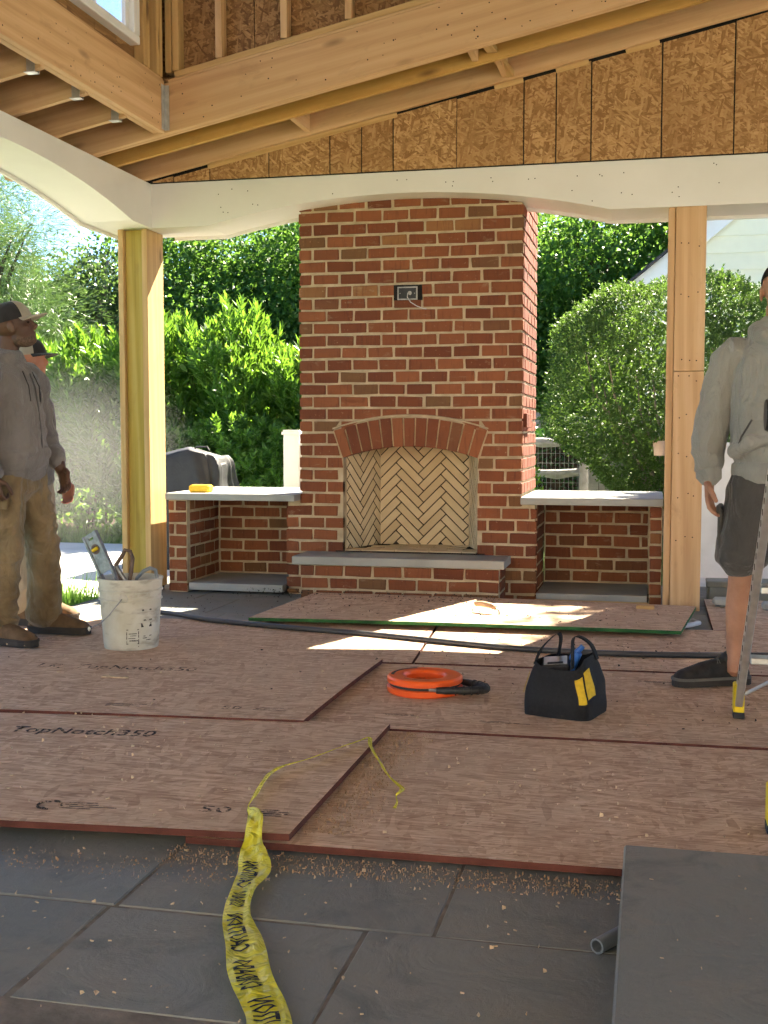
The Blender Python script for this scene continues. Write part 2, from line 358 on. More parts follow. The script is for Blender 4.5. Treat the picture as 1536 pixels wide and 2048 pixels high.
MT['hoodie_dark'] = cloth("taupe_fleece", (.15, .132, .12), (.225, .20, .182))
MT['hoodie_light'] = cloth("grey_fleece", (.27, .255, .225), (.34, .325, .29))
MT['khaki'] = cloth("stained_khaki", (.13, .085, .04), (.29, .205, .11), 5.)
MT['shorts'] = cloth("charcoal_cotton", (.060, .054, .049), (.095, .086, .078))
MT['tee'] = cloth("grey_tee", (.12, .11, .105), (.17, .155, .145))
MT['palepants'] = cloth("pale_trousers", (.35, .29, .21), (.46, .39, .29))
MT['capdark'] = cloth("dark_cap_cloth", (.02, .018, .018), (.035, .03, .03), 8, .2)
MT['capbeige'] = cloth("beige_cap_cloth", (.30, .25, .19), (.40, .34, .26), 8, .2)
MT['boot'] = simple("dusty_brown_boot", (.14, .085, .045), .8, .2, .4, 12, .4)
MT['sole'] = simple("dark_sole", (.045, .04, .037), .85, .2, .3)
MT['sneaker'] = simple("black_hiking_shoe", (.022, .021, .02), .7, .3, .5, 25, .4)
MT['lace'] = simple("dark_laces", (.10, .095, .09), .8, .2)
def skin(name, a, b):
    g = G(name, .55, .4); v = g.coord(rand=False); g.col(g.ramp(g.noise(v, 14, 5), [(.3, a), (.7, b)])); g.bump(g.noise(v, 160, 3), .12, .002)
    g.b.inputs["Subsurface Weight"].default_value = .08; g.b.inputs["Subsurface Radius"].default_value = (.02, .008, .005); return g.m
MT['skin_dark'] = skin("dark_skin", (.075, .034, .020), (.115, .055, .032))
MT['skin_tan'] = skin("tanned_skin", (.36, .165, .095), (.46, .23, .14))
MT['skin_red'] = skin("sunburnt_skin", (.38, .15, .09), (.48, .21, .13))
MT['beard'] = simple("grey_stubble", (.115, .075, .055), .9, .1, .4, 120, .5)
MT['hair'] = simple("short_dark_hair", (.02, .014, .011), .8, .2, .4, 120, .5)
MT['eye'] = simple("eye", (.05, .03, .02), .2, .5)
MT['fillsiding'] = simple("tan_fill_siding", (.42, .39, .34), .8, .2, .05)  # siding of the added wall that bounces fill light
MT['midsole'] = simple("grey_midsole", (.13, .125, .115), .8, .2, .2)
MT['shoepanel'] = simple("grey_shoe_mesh", (.075, .072, .068), .85, .2, .4, 60, .4)
# ================================================================== ground
mb = MB(); mb.box(-160, 160, -120, 240, -.4, -.075); struct("lawn", mb, MT['lawn'])
mb = MB(); mb.prism([(-9.5, 7.55), (-3.66, 7.55), (-3.66, 11.2), (-9.5, 11.2)], lambda u, v, d: (u, v, d), -.12, -.045); struct("walkway", mb, MT['concrete'])
mb = MB(); mb.box(.33, 6, 7.95, 16, -.12, -.045); mb.box(6.52, 15, -8, 16, -.12, -.045); struct("driveway_and_bounce_slab", mb, MT['concrete'])  # second slab is unseen paving, added to bounce sunlight under the roof
# garden bed under the hedge
mb = MB(); mb.box(-10, -2.2, 12.0, 15.5, -.2, -.03); struct("garden_bed", mb, MT['soil'])

# ================================================================== patio with its flagstones
mb = MB(); mb.box(-3.64, 6.5, -4, 8.75, -.16, -.003); patio = struct("patio", mb, MT['joint'])
ROWS = [(-1.2, -.62), (-.62, .03), (.03, .64), (.64, 1.25), (1.25, 2.035), (2.035, 2.50), (2.50, 3.11), (3.11, 3.72), (3.72, 4.33), (4.33, 4.94), (4.94, 5.55), (5.55, 6.16), (6.16, 6.77), (6.77, 7.38), (7.38, 7.72)]
SEAMS = {4: [-3.6, -2.9, -2.15, -1.238, -.35, .42, 1.3, 2.4], 5: [-3.6, -2.7, -1.9, -1.238, -.612, .30, 1.25, 2.4], 6: [-3.6, -3., -1.83, -1.225, -.461, .35, 1.1, 2.4]}
fr = random.Random(3)
for i, (a, b) in enumerate(ROWS):
    sm = SEAMS.get(i)
    if sm is None:
        sm = [-3.6]
        while sm[-1] < 2.2: sm.append(sm[-1] + fr.choice([.61, .76, .92, 1.05]))
    for x0, x1 in zip(sm[:-1], sm[1:]):
        m = MB(); h = fr.uniform(-.002, .0015); m.cbox(x0 + .0045, x1 - .0045, a + .0045, b - .0045, -.05, h, .003, 0, .002, fr)
        o = m.build("flagstone", MT['flag'], patio)
# stone left of -1.23 row 6 is split (short cross joint)
# ================================================================== pavilion frame
ZR = lambda x: 2.787 + .205 * (x + 3.328)           # rafter underside
pav = thing("timber_pavilion", (-3.45, 7.6, 0), "open timber pavilion under construction with white arched beams and bare rafters", "pavilion")
def board(name, p0, p1, w_, t_, up, mat, parent, jit=0):
    p0, p1, up = Vector(p0), Vector(p1), Vector(up); x = (p1 - p0); L = x.length; x.normalize(); z = (up - x * up.dot(x)).normalized(); y = z.cross(x)
    m = MB(); m.cbox(-L / 2, L / 2, -t_ / 2, t_ / 2, -w_ / 2, w_ / 2, .003)
    M = Matrix((x, y, z)).transposed().to_4x4(); M.translation = (p0 + p1) / 2
    return link(name, m.mesh(name, mat), parent, M)
ZB, ZT = 2.488, 2.78
def arch_z(s, c, half, rise):
    if abs(s - c) >= half: return ZB
    Rr = (half * half + rise * rise) / (2 * rise); return ZB + math.sqrt(Rr * Rr - (s - c) ** 2) - (Rr - rise)
# back beam, spanning x, with a segmental arch cut out of its underside
def arched_beam(name, s0, s1, arches, fn, thick, lipside):
    xs = {s0, s1}
    for c, h, r in arches:
        for k in range(33): xs.add(round(c - h + 2 * h * k / 32, 4))
    xs = sorted(x for x in xs if s0 <= x <= s1); m = MB()
    zz = []
    for x in xs:
        z = ZB
        for c, h, r in arches: z = max(z, arch_z(x, c, h, r))
        zz.append(z)
    n = len(xs); vs = []
    for d in (0, thick):
        for x, z in zip(xs, zz): vs.append(fn(x, d, z))
        for x in xs: vs.append(fn(x, d, ZT))
    fs = []
    for i in range(n - 1):
        fs += [(i, i + 1, n + i + 1, n + i), (2 * n + i, 3 * n + i, 3 * n + i + 1, 2 * n + i + 1), (i, 2 * n + i, 2 * n + i + 1, i + 1), (n + i, n + i + 1, 3 * n + i + 1, 3 * n + i)]
    fs += [(0, n, 3 * n, 2 * n), (n - 1, 3 * n - 1, 4 * n - 1, 2 * n - 1)]
    m.add(vs, fs); o = m.build(name, MT['white'], pav)
    # thin trim lip along the outer lower edge
    m = MB(); vs = []
    for d in (thick + .001, thick + .02):
        for x, z in zip(xs, zz): vs.append(fn(x, d, z - .022))
        for x, z in zip(xs, zz): vs.append(fn(x, d, z + .09))
    m.add(vs, fs); m.build("trim_lip", MT['white'], o)
    return o
bb = arched_beam("arched_beam", -3.328, 6.2, [(-1.61, 1.325, .158), (2.1, 1.325, .158)], lambda s, d, z: (s, 7.5 + d, z), .39, 1)
lb = arched_beam("arched_beam", -3., 7.89, [(5.72, 1.48, .158), (1.9, 1.48, .158)], lambda s, d, z: (-3.3281 - d, s, z), .36, 1)
# nail heads in the trim
nm = MB(); nr = random.Random(5)
for x in (-2.86, -2.79, -2.6, -2.35, -2.1, -1.85, -1.6, -1.3, -1., -.75, -.5, -.36, -.2, .1, .35):
    for _ in range(3):
        cx = x + nr.uniform(-.05, .05); z = nr.choice([2.56, 2.6, 2.68, 2.72]) + nr.uniform(-.02, .02)
        if z < arch_z(cx, -1.61, 1.325, .158) + .03: continue
        nm.add([(cx + .004 * math.cos(a), 7.4993, z + .004 * math.sin(a)) for a in [k * math.pi / 3 for k in range(6)]], [range(6)])
tag(nm.build("nail_heads", MT['dark'], pav), kind="stuff")
# ---- left post (treated core between two boards)
def mkpost_core(x0, x1, y0, y1, mat): return board("corner_post", ((x0 + x1) / 2, (y0 + y1) / 2, .03), ((x0 + x1) / 2, (y0 + y1) / 2, ZB - .002), y1 - y0, x1 - x0, (0, 1, 0), mat, pav)
pc = mkpost_core(-3.538, -3.407, 7.535, 7.74, MT['treat'])
for x0, x1 in ((-3.579, -3.54), (-3.405, -3.365)):
    board("post_board", ((x0 + x1) / 2, 7.635, .03), ((x0 + x1) / 2, 7.635, ZB - .001), .27, x1 - x0, (0, 1, 0), MT['lumy'], pc)
MB().box(-3.56, -3.38, 7.52, 7.75, 0, .029).build("post_base", MT['dark'], pc)
# ---- right post
pc = mkpost_core(.114, .290, 7.545, 7.72, MT['lum'])
board("post_board", (.0905, 7.62, .02), (.0905, 7.62, ZB - .001), .21, .041, (0, 1, 0), MT['lum'], pc)
board("post_board", (.204, 7.5205, .0), (.204, 7.5205, 1.486), .182, .041, (1, 0, 0), MT['lum'], pc)
board("post_board", (.204, 7.5205, 1.489), (.204, 7.5205, ZB - .001), .182, .041, (1, 0, 0), MT['lum'], pc)
nm = MB()
for z in (.45, .72, .98, 1.22, 1.44, 1.56, 1.95, 2.25):
    for x in (.15, .2, .255):
        cx = x + nr.uniform(-.015, .015); zz = z + nr.uniform(-.02, .02)
        nm.add([(cx + .0045 * math.cos(a), 7.4993, zz + .0045 * math.sin(a)) for a in [k * math.pi / 3 for k in range(6)]], [range(6)])
tag(nm.build("screw_heads", MT['dark'], pc), kind="stuff")
# ---- other posts of the pavilion out of view
for px, py in ((4.0, 7.62), (-3.47, 3.9), (-3.47, 0.1), (4.6, 0.1)): mkpost_core(px - .1, px + .1, py - .1, py + .1, MT['lumy'])
# ---- rafters
RH = .286
def rafter(y, x0, x1, mat=MT['lum'], t=.038, nm_="rafter"):
    return board(nm_, (x0, y, ZR(x0) + RH / 2 * 1.02), (x1, y, ZR(x1) + RH / 2 * 1.02), RH, t, (0, 0, 1), mat, pav)
RIDGE = 2.6
XE = -3.95
rafter(7.42, XE, RIDGE); rafter(6.99, XE, RIDGE, MT['lumor'])
rafter(6.67, XE, RIDGE, MT['lum']); rafter(6.7095, XE, RIDGE, MT['lum'])
HX = -2.858
for k in range(14):
    y = 6.22 - .457 * k
    o = rafter(y, XE, HX - .08)
    hz = ZR(HX - .08)
    m = MB(); a = HX - .082   # joist hanger: seat strap and two wings
    m.box(a - .06, a, y - .024, y + .024, hz - .014, hz - .011); m.box(a - .045, a, y - .0235, y - .0205, hz - .012, hz + .09); m.box(a - .045, a, y + .0205, y + .0235, hz - .012, hz + .09)
    m.build("joist_hanger", MT['galv'], o)
for xo in (.019, .058): board("header_beam", (HX - xo, 6.648, 3.038), (HX - xo, -1., 3.038), .304, .038, (0, 0, 1), MT['lum'], pav)
m = MB(); m.box(HX + .0015, HX + .03, 6.643, 6.6475, 2.90, 3.16); m.box(HX + .001, HX + .0035, 6.60, 6.6435, 2.90, 3.16); m.build("angle_bracket", MT['galv'], pav)
# blocking between the last rafters
for x, a, b in ((-.93, 7.011, 7.40), (-1.05, 6.73, 6.97), (-2.2, 7.011, 7.40)):
    board("blocking", (x, a, ZR(x) + .15), (x, b, ZR(x) + .15), .26, .038, (0, 0, 1), MT['lum'], pav)
board("blocking", (-.98, 6.73, ZR(-.98) + .075), (-.90, 7.40, ZR(-.9) + .03), .035, .06, (0, 0, 1), MT['lumy'], pav)
for k in range(20): board('eave_block', (-3.66, 7.40 - .45 * k, 2.93), (-3.66, 7.40 - .45 * (k + 1) + .04, 2.93), .29, .03, (0, 0, 1), MT['lum'], pav)
# roof deck
def deck(x0, x1, y0, y1, f, name="roof_deck", mat=None, t=.016):
    m = MB(); vs = [(x, y, f(x) + d) for d in (0, t) for x, y in ((x0, y0), (x1, y0), (x1, y1), (x0, y1))]
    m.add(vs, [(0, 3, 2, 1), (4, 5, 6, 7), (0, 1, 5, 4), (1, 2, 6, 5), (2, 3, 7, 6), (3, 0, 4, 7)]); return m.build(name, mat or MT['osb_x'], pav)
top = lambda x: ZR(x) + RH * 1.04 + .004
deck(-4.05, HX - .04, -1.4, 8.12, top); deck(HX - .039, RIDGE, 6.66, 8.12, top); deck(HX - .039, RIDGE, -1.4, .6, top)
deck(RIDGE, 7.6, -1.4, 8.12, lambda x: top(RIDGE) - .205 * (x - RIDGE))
board("ridge_beam", (RIDGE, -1.4, top(RIDGE) - .16), (RIDGE, 8.1, top(RIDGE) - .16), .29, .05, (0, 0, 1), MT['lum'], pav)
for k in range(16): board("rafter", (RIDGE + .03, 7.42 - .56 * k, top(RIDGE) - .16), (7.4, 7.42 - .56 * k, top(RIDGE) - .16 - .205 * 4.77), RH, .038, (0, 0, 1), MT['lum'], pav)
# ---- gable sheathing: separate panels with dark gaps
seams = [-3.146, -2.891, -2.48, -2.066, -1.855, -1.647, -1.239, -.816, -.617, -.403, .018, .44, .638, 1.0, 1.4, 1.8, 2.2, 2.6]
for i, (a, b) in enumerate(zip([-3.3] + seams[:-1], seams)):
    gp = .0045 if abs(b + 1.239) > .01 else .0015
    drop = .004 if i % 3 else -.004
    m = MB(); m.prism([(a + .004, 2.7805), (b - gp, 2.7805), (b - gp, ZR(b) - .012 - drop), (a + .004, ZR(a) - .012 - drop)], lambda u, v, d: (u, d, v), 7.452, 7.464)
    m.build("sheathing_panel", MT['osb'], pav)
MB().prism([(-3.7, 2.7805), (RIDGE, 2.7805), (RIDGE, top(RIDGE) - .02), (-3.7, top(-3.7) - .02)], lambda u, v, d: (u, d, v), 7.467, 7.64).build("felt_backing", MT['dark'], pav)
for a, b in ((-2.9, -1.62), (-1.0, -.82), (-.62, -.42), (-.2, 0.)):
    board("nailing_strip", (a, 7.447, ZR(a) - .012), (b, 7.447, ZR(b) - .012), .03, .012, (0, 0, 1), MT['lumy'], pav)
# ---- dormer end wall on the doubled trimmer rafter: sloping plate, studs, sheathing
pz = lambda x: ZR(x) + .306
board("sole_plate", (HX + .06, 6.70, pz(HX + .06) + .022), (RIDGE, 6.70, pz(RIDGE) + .022), .036, .088, (0, 0, 1), MT['lumy'], pav)
board("filler_strip", (HX + .02, 6.672, pz(HX + .02) - .004), (RIDGE, 6.672, pz(RIDGE) - .004), .016, .03, (0, 0, 1), MT['lum'], pav)
for x in (-2.835, -2.79, -2.52, -2.12, -1.735, -1.33, -.93, -.53, -.1, .3, .7, 1.1):
    board("stud", (x, 6.70, pz(x) + .045), (x, 6.70, 4.9), .088, .04, (0, 1, 0), MT['lum'] if x > -2.6 else MT['lumy'], pav)
for a, b in ((-2.95, -2.33), (-2.325, -1.1), (-1.095, .12), (.125, RIDGE)):
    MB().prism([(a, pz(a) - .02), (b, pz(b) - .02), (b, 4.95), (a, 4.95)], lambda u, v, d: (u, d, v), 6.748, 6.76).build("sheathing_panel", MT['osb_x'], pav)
MB().prism([(-2.96, pz(-2.96)), (RIDGE, pz(RIDGE)), (RIDGE, 4.94), (-2.96, 4.94)], lambda u, v, d: (u, d, v), 6.7605, 6.775).build('felt_backing', MT['dark'], pav)
MB().box(HX - .085, HX - .0755, 6.35, 6.774, 3.1, 4.94).build('felt_backing', MT['dark'], pav)
# ---- dormer long wall above the header: sheathing strip, studs, window
ws = HX - .03
wall_z = 3.19
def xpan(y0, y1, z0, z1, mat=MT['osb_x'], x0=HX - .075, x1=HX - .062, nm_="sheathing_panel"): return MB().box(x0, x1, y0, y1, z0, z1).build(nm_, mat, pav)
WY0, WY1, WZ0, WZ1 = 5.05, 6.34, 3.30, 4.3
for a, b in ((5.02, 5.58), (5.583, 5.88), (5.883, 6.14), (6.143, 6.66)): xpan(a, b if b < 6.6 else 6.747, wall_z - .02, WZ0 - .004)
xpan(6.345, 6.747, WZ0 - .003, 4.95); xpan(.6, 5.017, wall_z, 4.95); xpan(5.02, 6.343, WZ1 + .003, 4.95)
board("sole_plate", (HX - .04, 6.64, 3.1965), (HX - .04, .6, 3.1965), .012, .07, (0, 0, 1), MT['lum'], pav)
for y, w_ in ((6.61, .04), (6.565, .04), (6.43, .04), (6.385, .04)): board("stud", (HX - .03, y, 3.204), (HX - .03, y, 4.9), .06, w_, (1, 0, 0), MT['lumy'], pav)
win = thing("dormer_window", (HX - .05, 5.7, WZ0), "white framed window with narrow grille bars set high in the dormer wall", "window")
def wb(y0, y1, z0, z1, nm_, x0=HX - .085, x1=HX - .01): return MB().cbox(x0, x1, y0, y1, z0, z1, .004).build(nm_, MT['vinyl'], win)
wb(WY0, WY1, WZ0, WZ0 + .045, "sill"); wb(WY0, WY1, WZ1 - .05, WZ1, "head"); wb(WY1 - .075, WY1, WZ0 + .0455, WZ1 - .0505, "jamb"); wb(WY0, WY0 + .075, WZ0 + .0455, WZ1 - .0505, "jamb")
wb(WY1 - .115, WY1 - .0755, WZ0 + .046, WZ1 - .051, "sash_stile", HX - .07, HX - .04); wb(WY0 + .0755, WY1 - .1155, WZ0 + .046, WZ0 + .075, "sash_rail", HX - .07, HX - .04)
for y in (5.36, 5.62, 5.87): wb(y, y + .016, WZ0 + .0755, WZ1 - .051, "muntin", HX - .062, HX - .05)
for z in (3.58, 3.86): wb(WY0 + .0755, WY1 - .1155, z, z + .016, "muntin", HX - .0615, HX - .0505)
MB().box(HX - .058, HX - .055, WY0 + .0755, WY1 - .1155, WZ0 + .0755, WZ1 - .051).build("pane", MT['glass'], win)
# foil sticker scrap beside the window
MB().box(HX - .0595, HX - .0585, 6.346, 6.40, 3.31, 3.44).build("label_scrap", MT['galv'], win)
# dormer near end wall, far wall and roof
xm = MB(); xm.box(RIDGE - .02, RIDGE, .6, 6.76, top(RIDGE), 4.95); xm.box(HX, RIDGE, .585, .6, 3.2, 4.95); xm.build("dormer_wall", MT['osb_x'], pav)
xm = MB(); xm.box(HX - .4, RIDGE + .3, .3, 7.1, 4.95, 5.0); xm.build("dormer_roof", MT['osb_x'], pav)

nm = MB(); hexa = [k * math.pi / 3 for k in range(6)]
for _ in range(60):
    x = nr.uniform(-2.8, 1.0); z = ZR(x) + nr.choice([.04, .09, .15, .2, .26]) + nr.uniform(-.01, .01); r_ = nr.uniform(.003, .0055); nm.add([(x + r_ * math.cos(a), 6.6502, z + r_ * math.sin(a)) for a in hexa], [range(6)])
for _ in range(40):
    y = nr.uniform(4.6, 6.6); z = 2.886 + nr.choice([.04, .09, .15, .2, .26]) + nr.uniform(-.01, .01); r_ = nr.uniform(.003, .0055); nm.add([(HX + .0006, y + r_ * math.cos(a), z + r_ * math.sin(a)) for a in hexa], [range(6)])
tag(nm.build("framing_nails", MT['dark'], pav), kind="stuff")
# ================================================================== floor sheathing sheets
def sheet(pts, z, t, label, group=None, edge='plyedge', tilt=0, warp=None):
    """pts: four corners (front-left, front-right, rear-right, rear-left)"""
    nx, ny = 24, 8; m = MB(); vs = []
    fl, fr_, rr, rl = [Vector((*p, 0)) for p in pts]
    for d in (0, 1):
        for j in range(ny + 1):
            for i in range(nx + 1):
                u, v = i / nx, j / ny; p = (fl * (1 - u) + fr_ * u) * (1 - v) + (rl * (1 - u) + rr * u) * v
                zz = z + (t if d else 0) + (warp(u, v) if warp else 0); vs.append((p.x, p.y, zz))
    K = (nx + 1) * (ny + 1); q = lambda d, j, i: d * K + j * (nx + 1) + i
    for j in range(ny):
        for i in range(nx):
            m.f.append([q(1, j, i), q(1, j, i + 1), q(1, j + 1, i + 1), q(1, j + 1, i)]); m.m.append(0)
            m.f.append([q(0, j, i), q(0, j + 1, i), q(0, j + 1, i + 1), q(0, j, i + 1)]); m.m.append(0)
    for i in range(nx):
        m.f.append([q(0, 0, i), q(0, 0, i + 1), q(1, 0, i + 1), q(1, 0, i)]); m.m.append(1)
        m.f.append([q(0, ny, i), q(1, ny, i), q(1, ny, i + 1), q(0, ny, i + 1)]); m.m.append(1)
    for j in range(ny):
        m.f.append([q(0, j, 0), q(1, j, 0), q(1, j + 1, 0), q(0, j + 1, 0)]); m.m.append(1)
        m.f.append([q(0, j, nx), q(0, j + 1, nx), q(1, j + 1, nx), q(1, j, nx)]); m.m.append(1)
    m.v = vs; o = m.build("floor_sheet", [MT['ply'], MT[edge]]); return tag(o, label, "wood panel", group or "floor panels laid over the patio")
T = .019
shC = sheet([(-1.215, 2.905), (1.22, 2.95), (1.26, 4.17), (-1.19, 4.112)], .010, T, "reddish wood floor panel lying beside the dark loose stone slab")
shD = sheet([(-1.36, 4.12), (1.08, 4.185), (1.03, 5.42), (-1.40, 5.30)], .015, T, "floor panel carrying the orange reel and the black tool bag")
shA = sheet([(-3.36, 2.70), (-.925, 2.913), (-.921, 4.121), (-3.30, 3.86)], .036, T, "floor panel crossed by yellow tape, its corner lapping another panel", warp=lambda u, v: .006 * max(0, .5 - v) * (1 - u))
shB = sheet([(-3.62, 3.885), (-1.235, 4.069), (-1.212, 5.262), (-3.60, 5.09)], .044, T, "floor panel with printed lettering and a bowed dark right edge", warp=lambda u, v: .012 * math.sin(math.pi * v) * max(0, u - .9) * 4)
shE = sheet([(-3.55, 5.115), (-1.085, 5.312), (-1.165, 6.40), (-3.60, 6.20)], .022, T, "floor panel carrying the white bucket")
shF = sheet([(-1.075, 5.332), (1.36, 5.44), (1.30, 6.62), (-1.155, 6.50)], .020, T, "floor panel crossed by the black hose behind the tool bag")
shG = sheet([(.335, 6.63), (2.4, 6.68), (2.38, 7.9), (.335, 7.85)], .012, T, "floor panel running out past the right timber post")
shH = sheet([(-2.20, 6.20), (.155, 6.275), (.262, 7.19), (-2.12, 7.27)], .058, T, "green edged wood panel in front of the brick hearth", edge='greenedge', warp=lambda u, v: .006 * math.sin(u * 3) + .012 * v * 0)
# bearer under the green edged panel
MB().box(-2.0, .1, 6.75, 6.84, .041, .0575).build("bearer", MT['lum'], shH)
# printed lettering
def text_obj(s, size, M, mat, parent, name="print", font=None, sx=1., shear=0.):
    cu = bpy.data.curves.new("t", 'FONT'); cu.body = s; cu.size = size; cu.resolution_u = 2; cu.shear = shear; cu.offset = size * .012
    to = bpy.data.objects.new("t", cu); COL.objects.link(to); dg = bpy.context.evaluated_depsgraph_get(); dg.update()
    me = bpy.data.meshes.new_from_object(to.evaluated_get(dg)); bpy.data.objects.remove(to); me.name = name
    me.materials.clear(); me.materials.append(mat)
    for v in me.vertices: v.co.x *= sx
    me.transform(M); return link(name, me, parent)
def onfloor(x, y, z, ang): return Matrix.Translation((x, y, z)) @ Matrix.Rotation(ang, 4, 'Z')
zA = .036 + T + .006; zB_ = .044 + T + .001
text_obj("TopNotch350", .112, onfloor(-2.222, 3.708, zA - .0045, .085), MT['stamp'], shA, sx=.83)
text_obj("LP", .09, onfloor(-2.42, 3.69, zA - .0045, .085), MT['stamp'], shA, sx=.83)
text_obj("TopNotch350", .118, onfloor(-2.52, 4.755, zB_, .08), MT['stamp2'], shB, sx=.83)
text_obj("LP", .11, onfloor(-2.70, 4.745, zB_, .08), MT['stamp2'], shB)
text_obj("50", .075, onfloor(-1.235, 3.03, .0565, .09), MT['stamp2'], shA, sx=1.3)
text_obj("50", .07, onfloor(-1.60, 4.17, zB_, .09), MT['stamp2'], shB, sx=1.2)
def marks(parent, x, y, z, ang, w_, n, h=.006, gap=.016):
    m = MB(); r = random.Random(int(x * 100))
    for k in range(n): m.box(0, w_ * r.uniform(.5, 1), k * gap, k * gap + h, 0, .0003)
    m.xf(onfloor(x, y, z, ang)); return m.build("print_lines", MT['stamp2'], parent)
marks(shA, -1.09, 3.03, .0565, .09, .16, 4); marks(shA, -1.62, 2.965, .0585, .09, .17, 4); marks(shB, -2.05, 4.12, zB_, .09, .2, 3); marks(shB, -1.47, 4.18, zB_, .09, .16, 3)
marks(shD, -1.0, 4.33, .0345, .03, .25, 2); marks(shD, -.62, 4.30, .0345, .03, .2, 2); marks(shD, -.05, 5.16, .0345, .03, .4, 2)
m = MB(); m.tube([(math.cos(a) * .035, math.sin(a) * .035, 0) for a in [k * .55 for k in range(10)]], .004, 4); m.xf(onfloor(-1.66, 2.985, .0586, .1)); m.build("print_arrow", MT['stamp2'], shA)

# ================================================================== brick fireplace
YC = 7.70; CH = .082; JT = .0155
fp = thing("brick_fireplace", (-1.595, 8.1, 0), "tall red brick fireplace and chimney with arched opening and herringbone firebox", "fireplace")
VAR = {}
def brick_mesh(L, H, T_=.05):
    k = (round(L, 3), round(H, 3), rnd.randrange(4))
    if k not in VAR:
        m = MB(); m.cbox(-L / 2, L / 2, 0, T_, -H / 2, H / 2, .0035, 0, .0028, rnd); VAR[k] = m.mesh("brick", MT['brick'])
    return VAR[k]
def put_brick(parent, o, u, n, ua, ub, z0, z1, name="brick", proud=0.):
    """wall plane through o, u along the wall, n pointing out of the wall"""
    u = Vector(u); n = Vector(n); c = Vector(o) + u * ((ua + ub) / 2) + n * (proud + rnd.uniform(-.0015, .0015)); c.z = (z0 + z1) / 2
    M = Matrix((u, -n, Vector((0, 0, 1)))).transposed().to_4x4()
    if M.to_3x3().determinant() < 0: M = Matrix((-u, -n, Vector((0, 0, 1)))).transposed().to_4x4()
    M = M @ Matrix.Rotation(rnd.uniform(-.012, .012), 4, 'Y'); M.translation = c
    return link(name, brick_mesh(ub - ua - JT + rnd.uniform(-.005, .004), z1 - z0 - JT + rnd.uniform(-.003, .002)), parent, M)
BL = .1894
def segs(u0, u1, odd, bl=BL, minl=.045):
    out = []; x = u0; first = bl / 2 if odd else bl
    e = min(u0 + first, u1)
    while x < u1 - 1e-4:
        if u1 - e < minl: e = u1
        out.append((x, e)); x = e; e = min(e + bl + rnd.uniform(-.012, .012), u1)
    return out
CX = -1.59; RI = 1.44; RO = 1.645; CZ = -.423; AH = R(18.8)
XL0, XR0, XL1, XR1 = -2.352, -.837, -2.452, -.738
OL, OR_ = -2.049, -1.129
NB = 0
def arch_bound(z):                      # half width of the arch ring at height z
    zs = CZ + RI * math.cos(AH); zo = CZ + RO * math.cos(AH)
    if z <= zs: return None
    if z < zo:
        t = (z - zs) / (zo - zs); return RI * math.sin(AH) * (1 - t) + RO * math.sin(AH) * t
    d = RO * RO - (z - CZ) ** 2
    return math.sqrt(d) if d > 0 else 0
Z0B = 2.505 - 31 * CH
def custom_brick(parent, poly):
    m = MB(); m.prism(poly, lambda u, v, d: (u, d, v), YC - .001 + rnd.uniform(-.001, .001), YC + .05); return m.build("brick", MT['brick'], parent)
# mortar core as the parent part of the bricks
cm = MB()
yb = YC + .007
cm.box(XL1 + .012, OL, yb, YC + .11, 0, .645); cm.box(OR_, XR1 - .012, yb, YC + .11, 0, .645)
cm.box(XL0 + .012, OL, yb, YC + .11, .6451, 1.25); cm.box(OR_, XR0 - .012, yb, YC + .11, .6451, 1.25); cm.box(XL0 + .012, XR0 - .012, yb, YC + .11, 1.2501, 3.0)
cm.box(OL, OR_, yb, YC + .11, .0, .30)
NA = 20
for i in range(NA):
    a0 = -AH + 2 * AH * i / NA; a1 = -AH + 2 * AH * (i + 1) / NA
    x0, x1 = CX + RI * math.sin(a0), CX + RI * math.sin(a1); x0 = OL if i == 0 else x0; x1 = OR_ if i == NA - 1 else x1
    cm.prism([(x0, CZ + RI * math.cos(a0) + .004), (x1, CZ + RI * math.cos(a1) + .004), (x1, 1.25), (x0, 1.25)], lambda u, v, d: (u, d, v), yb, YC + .11)
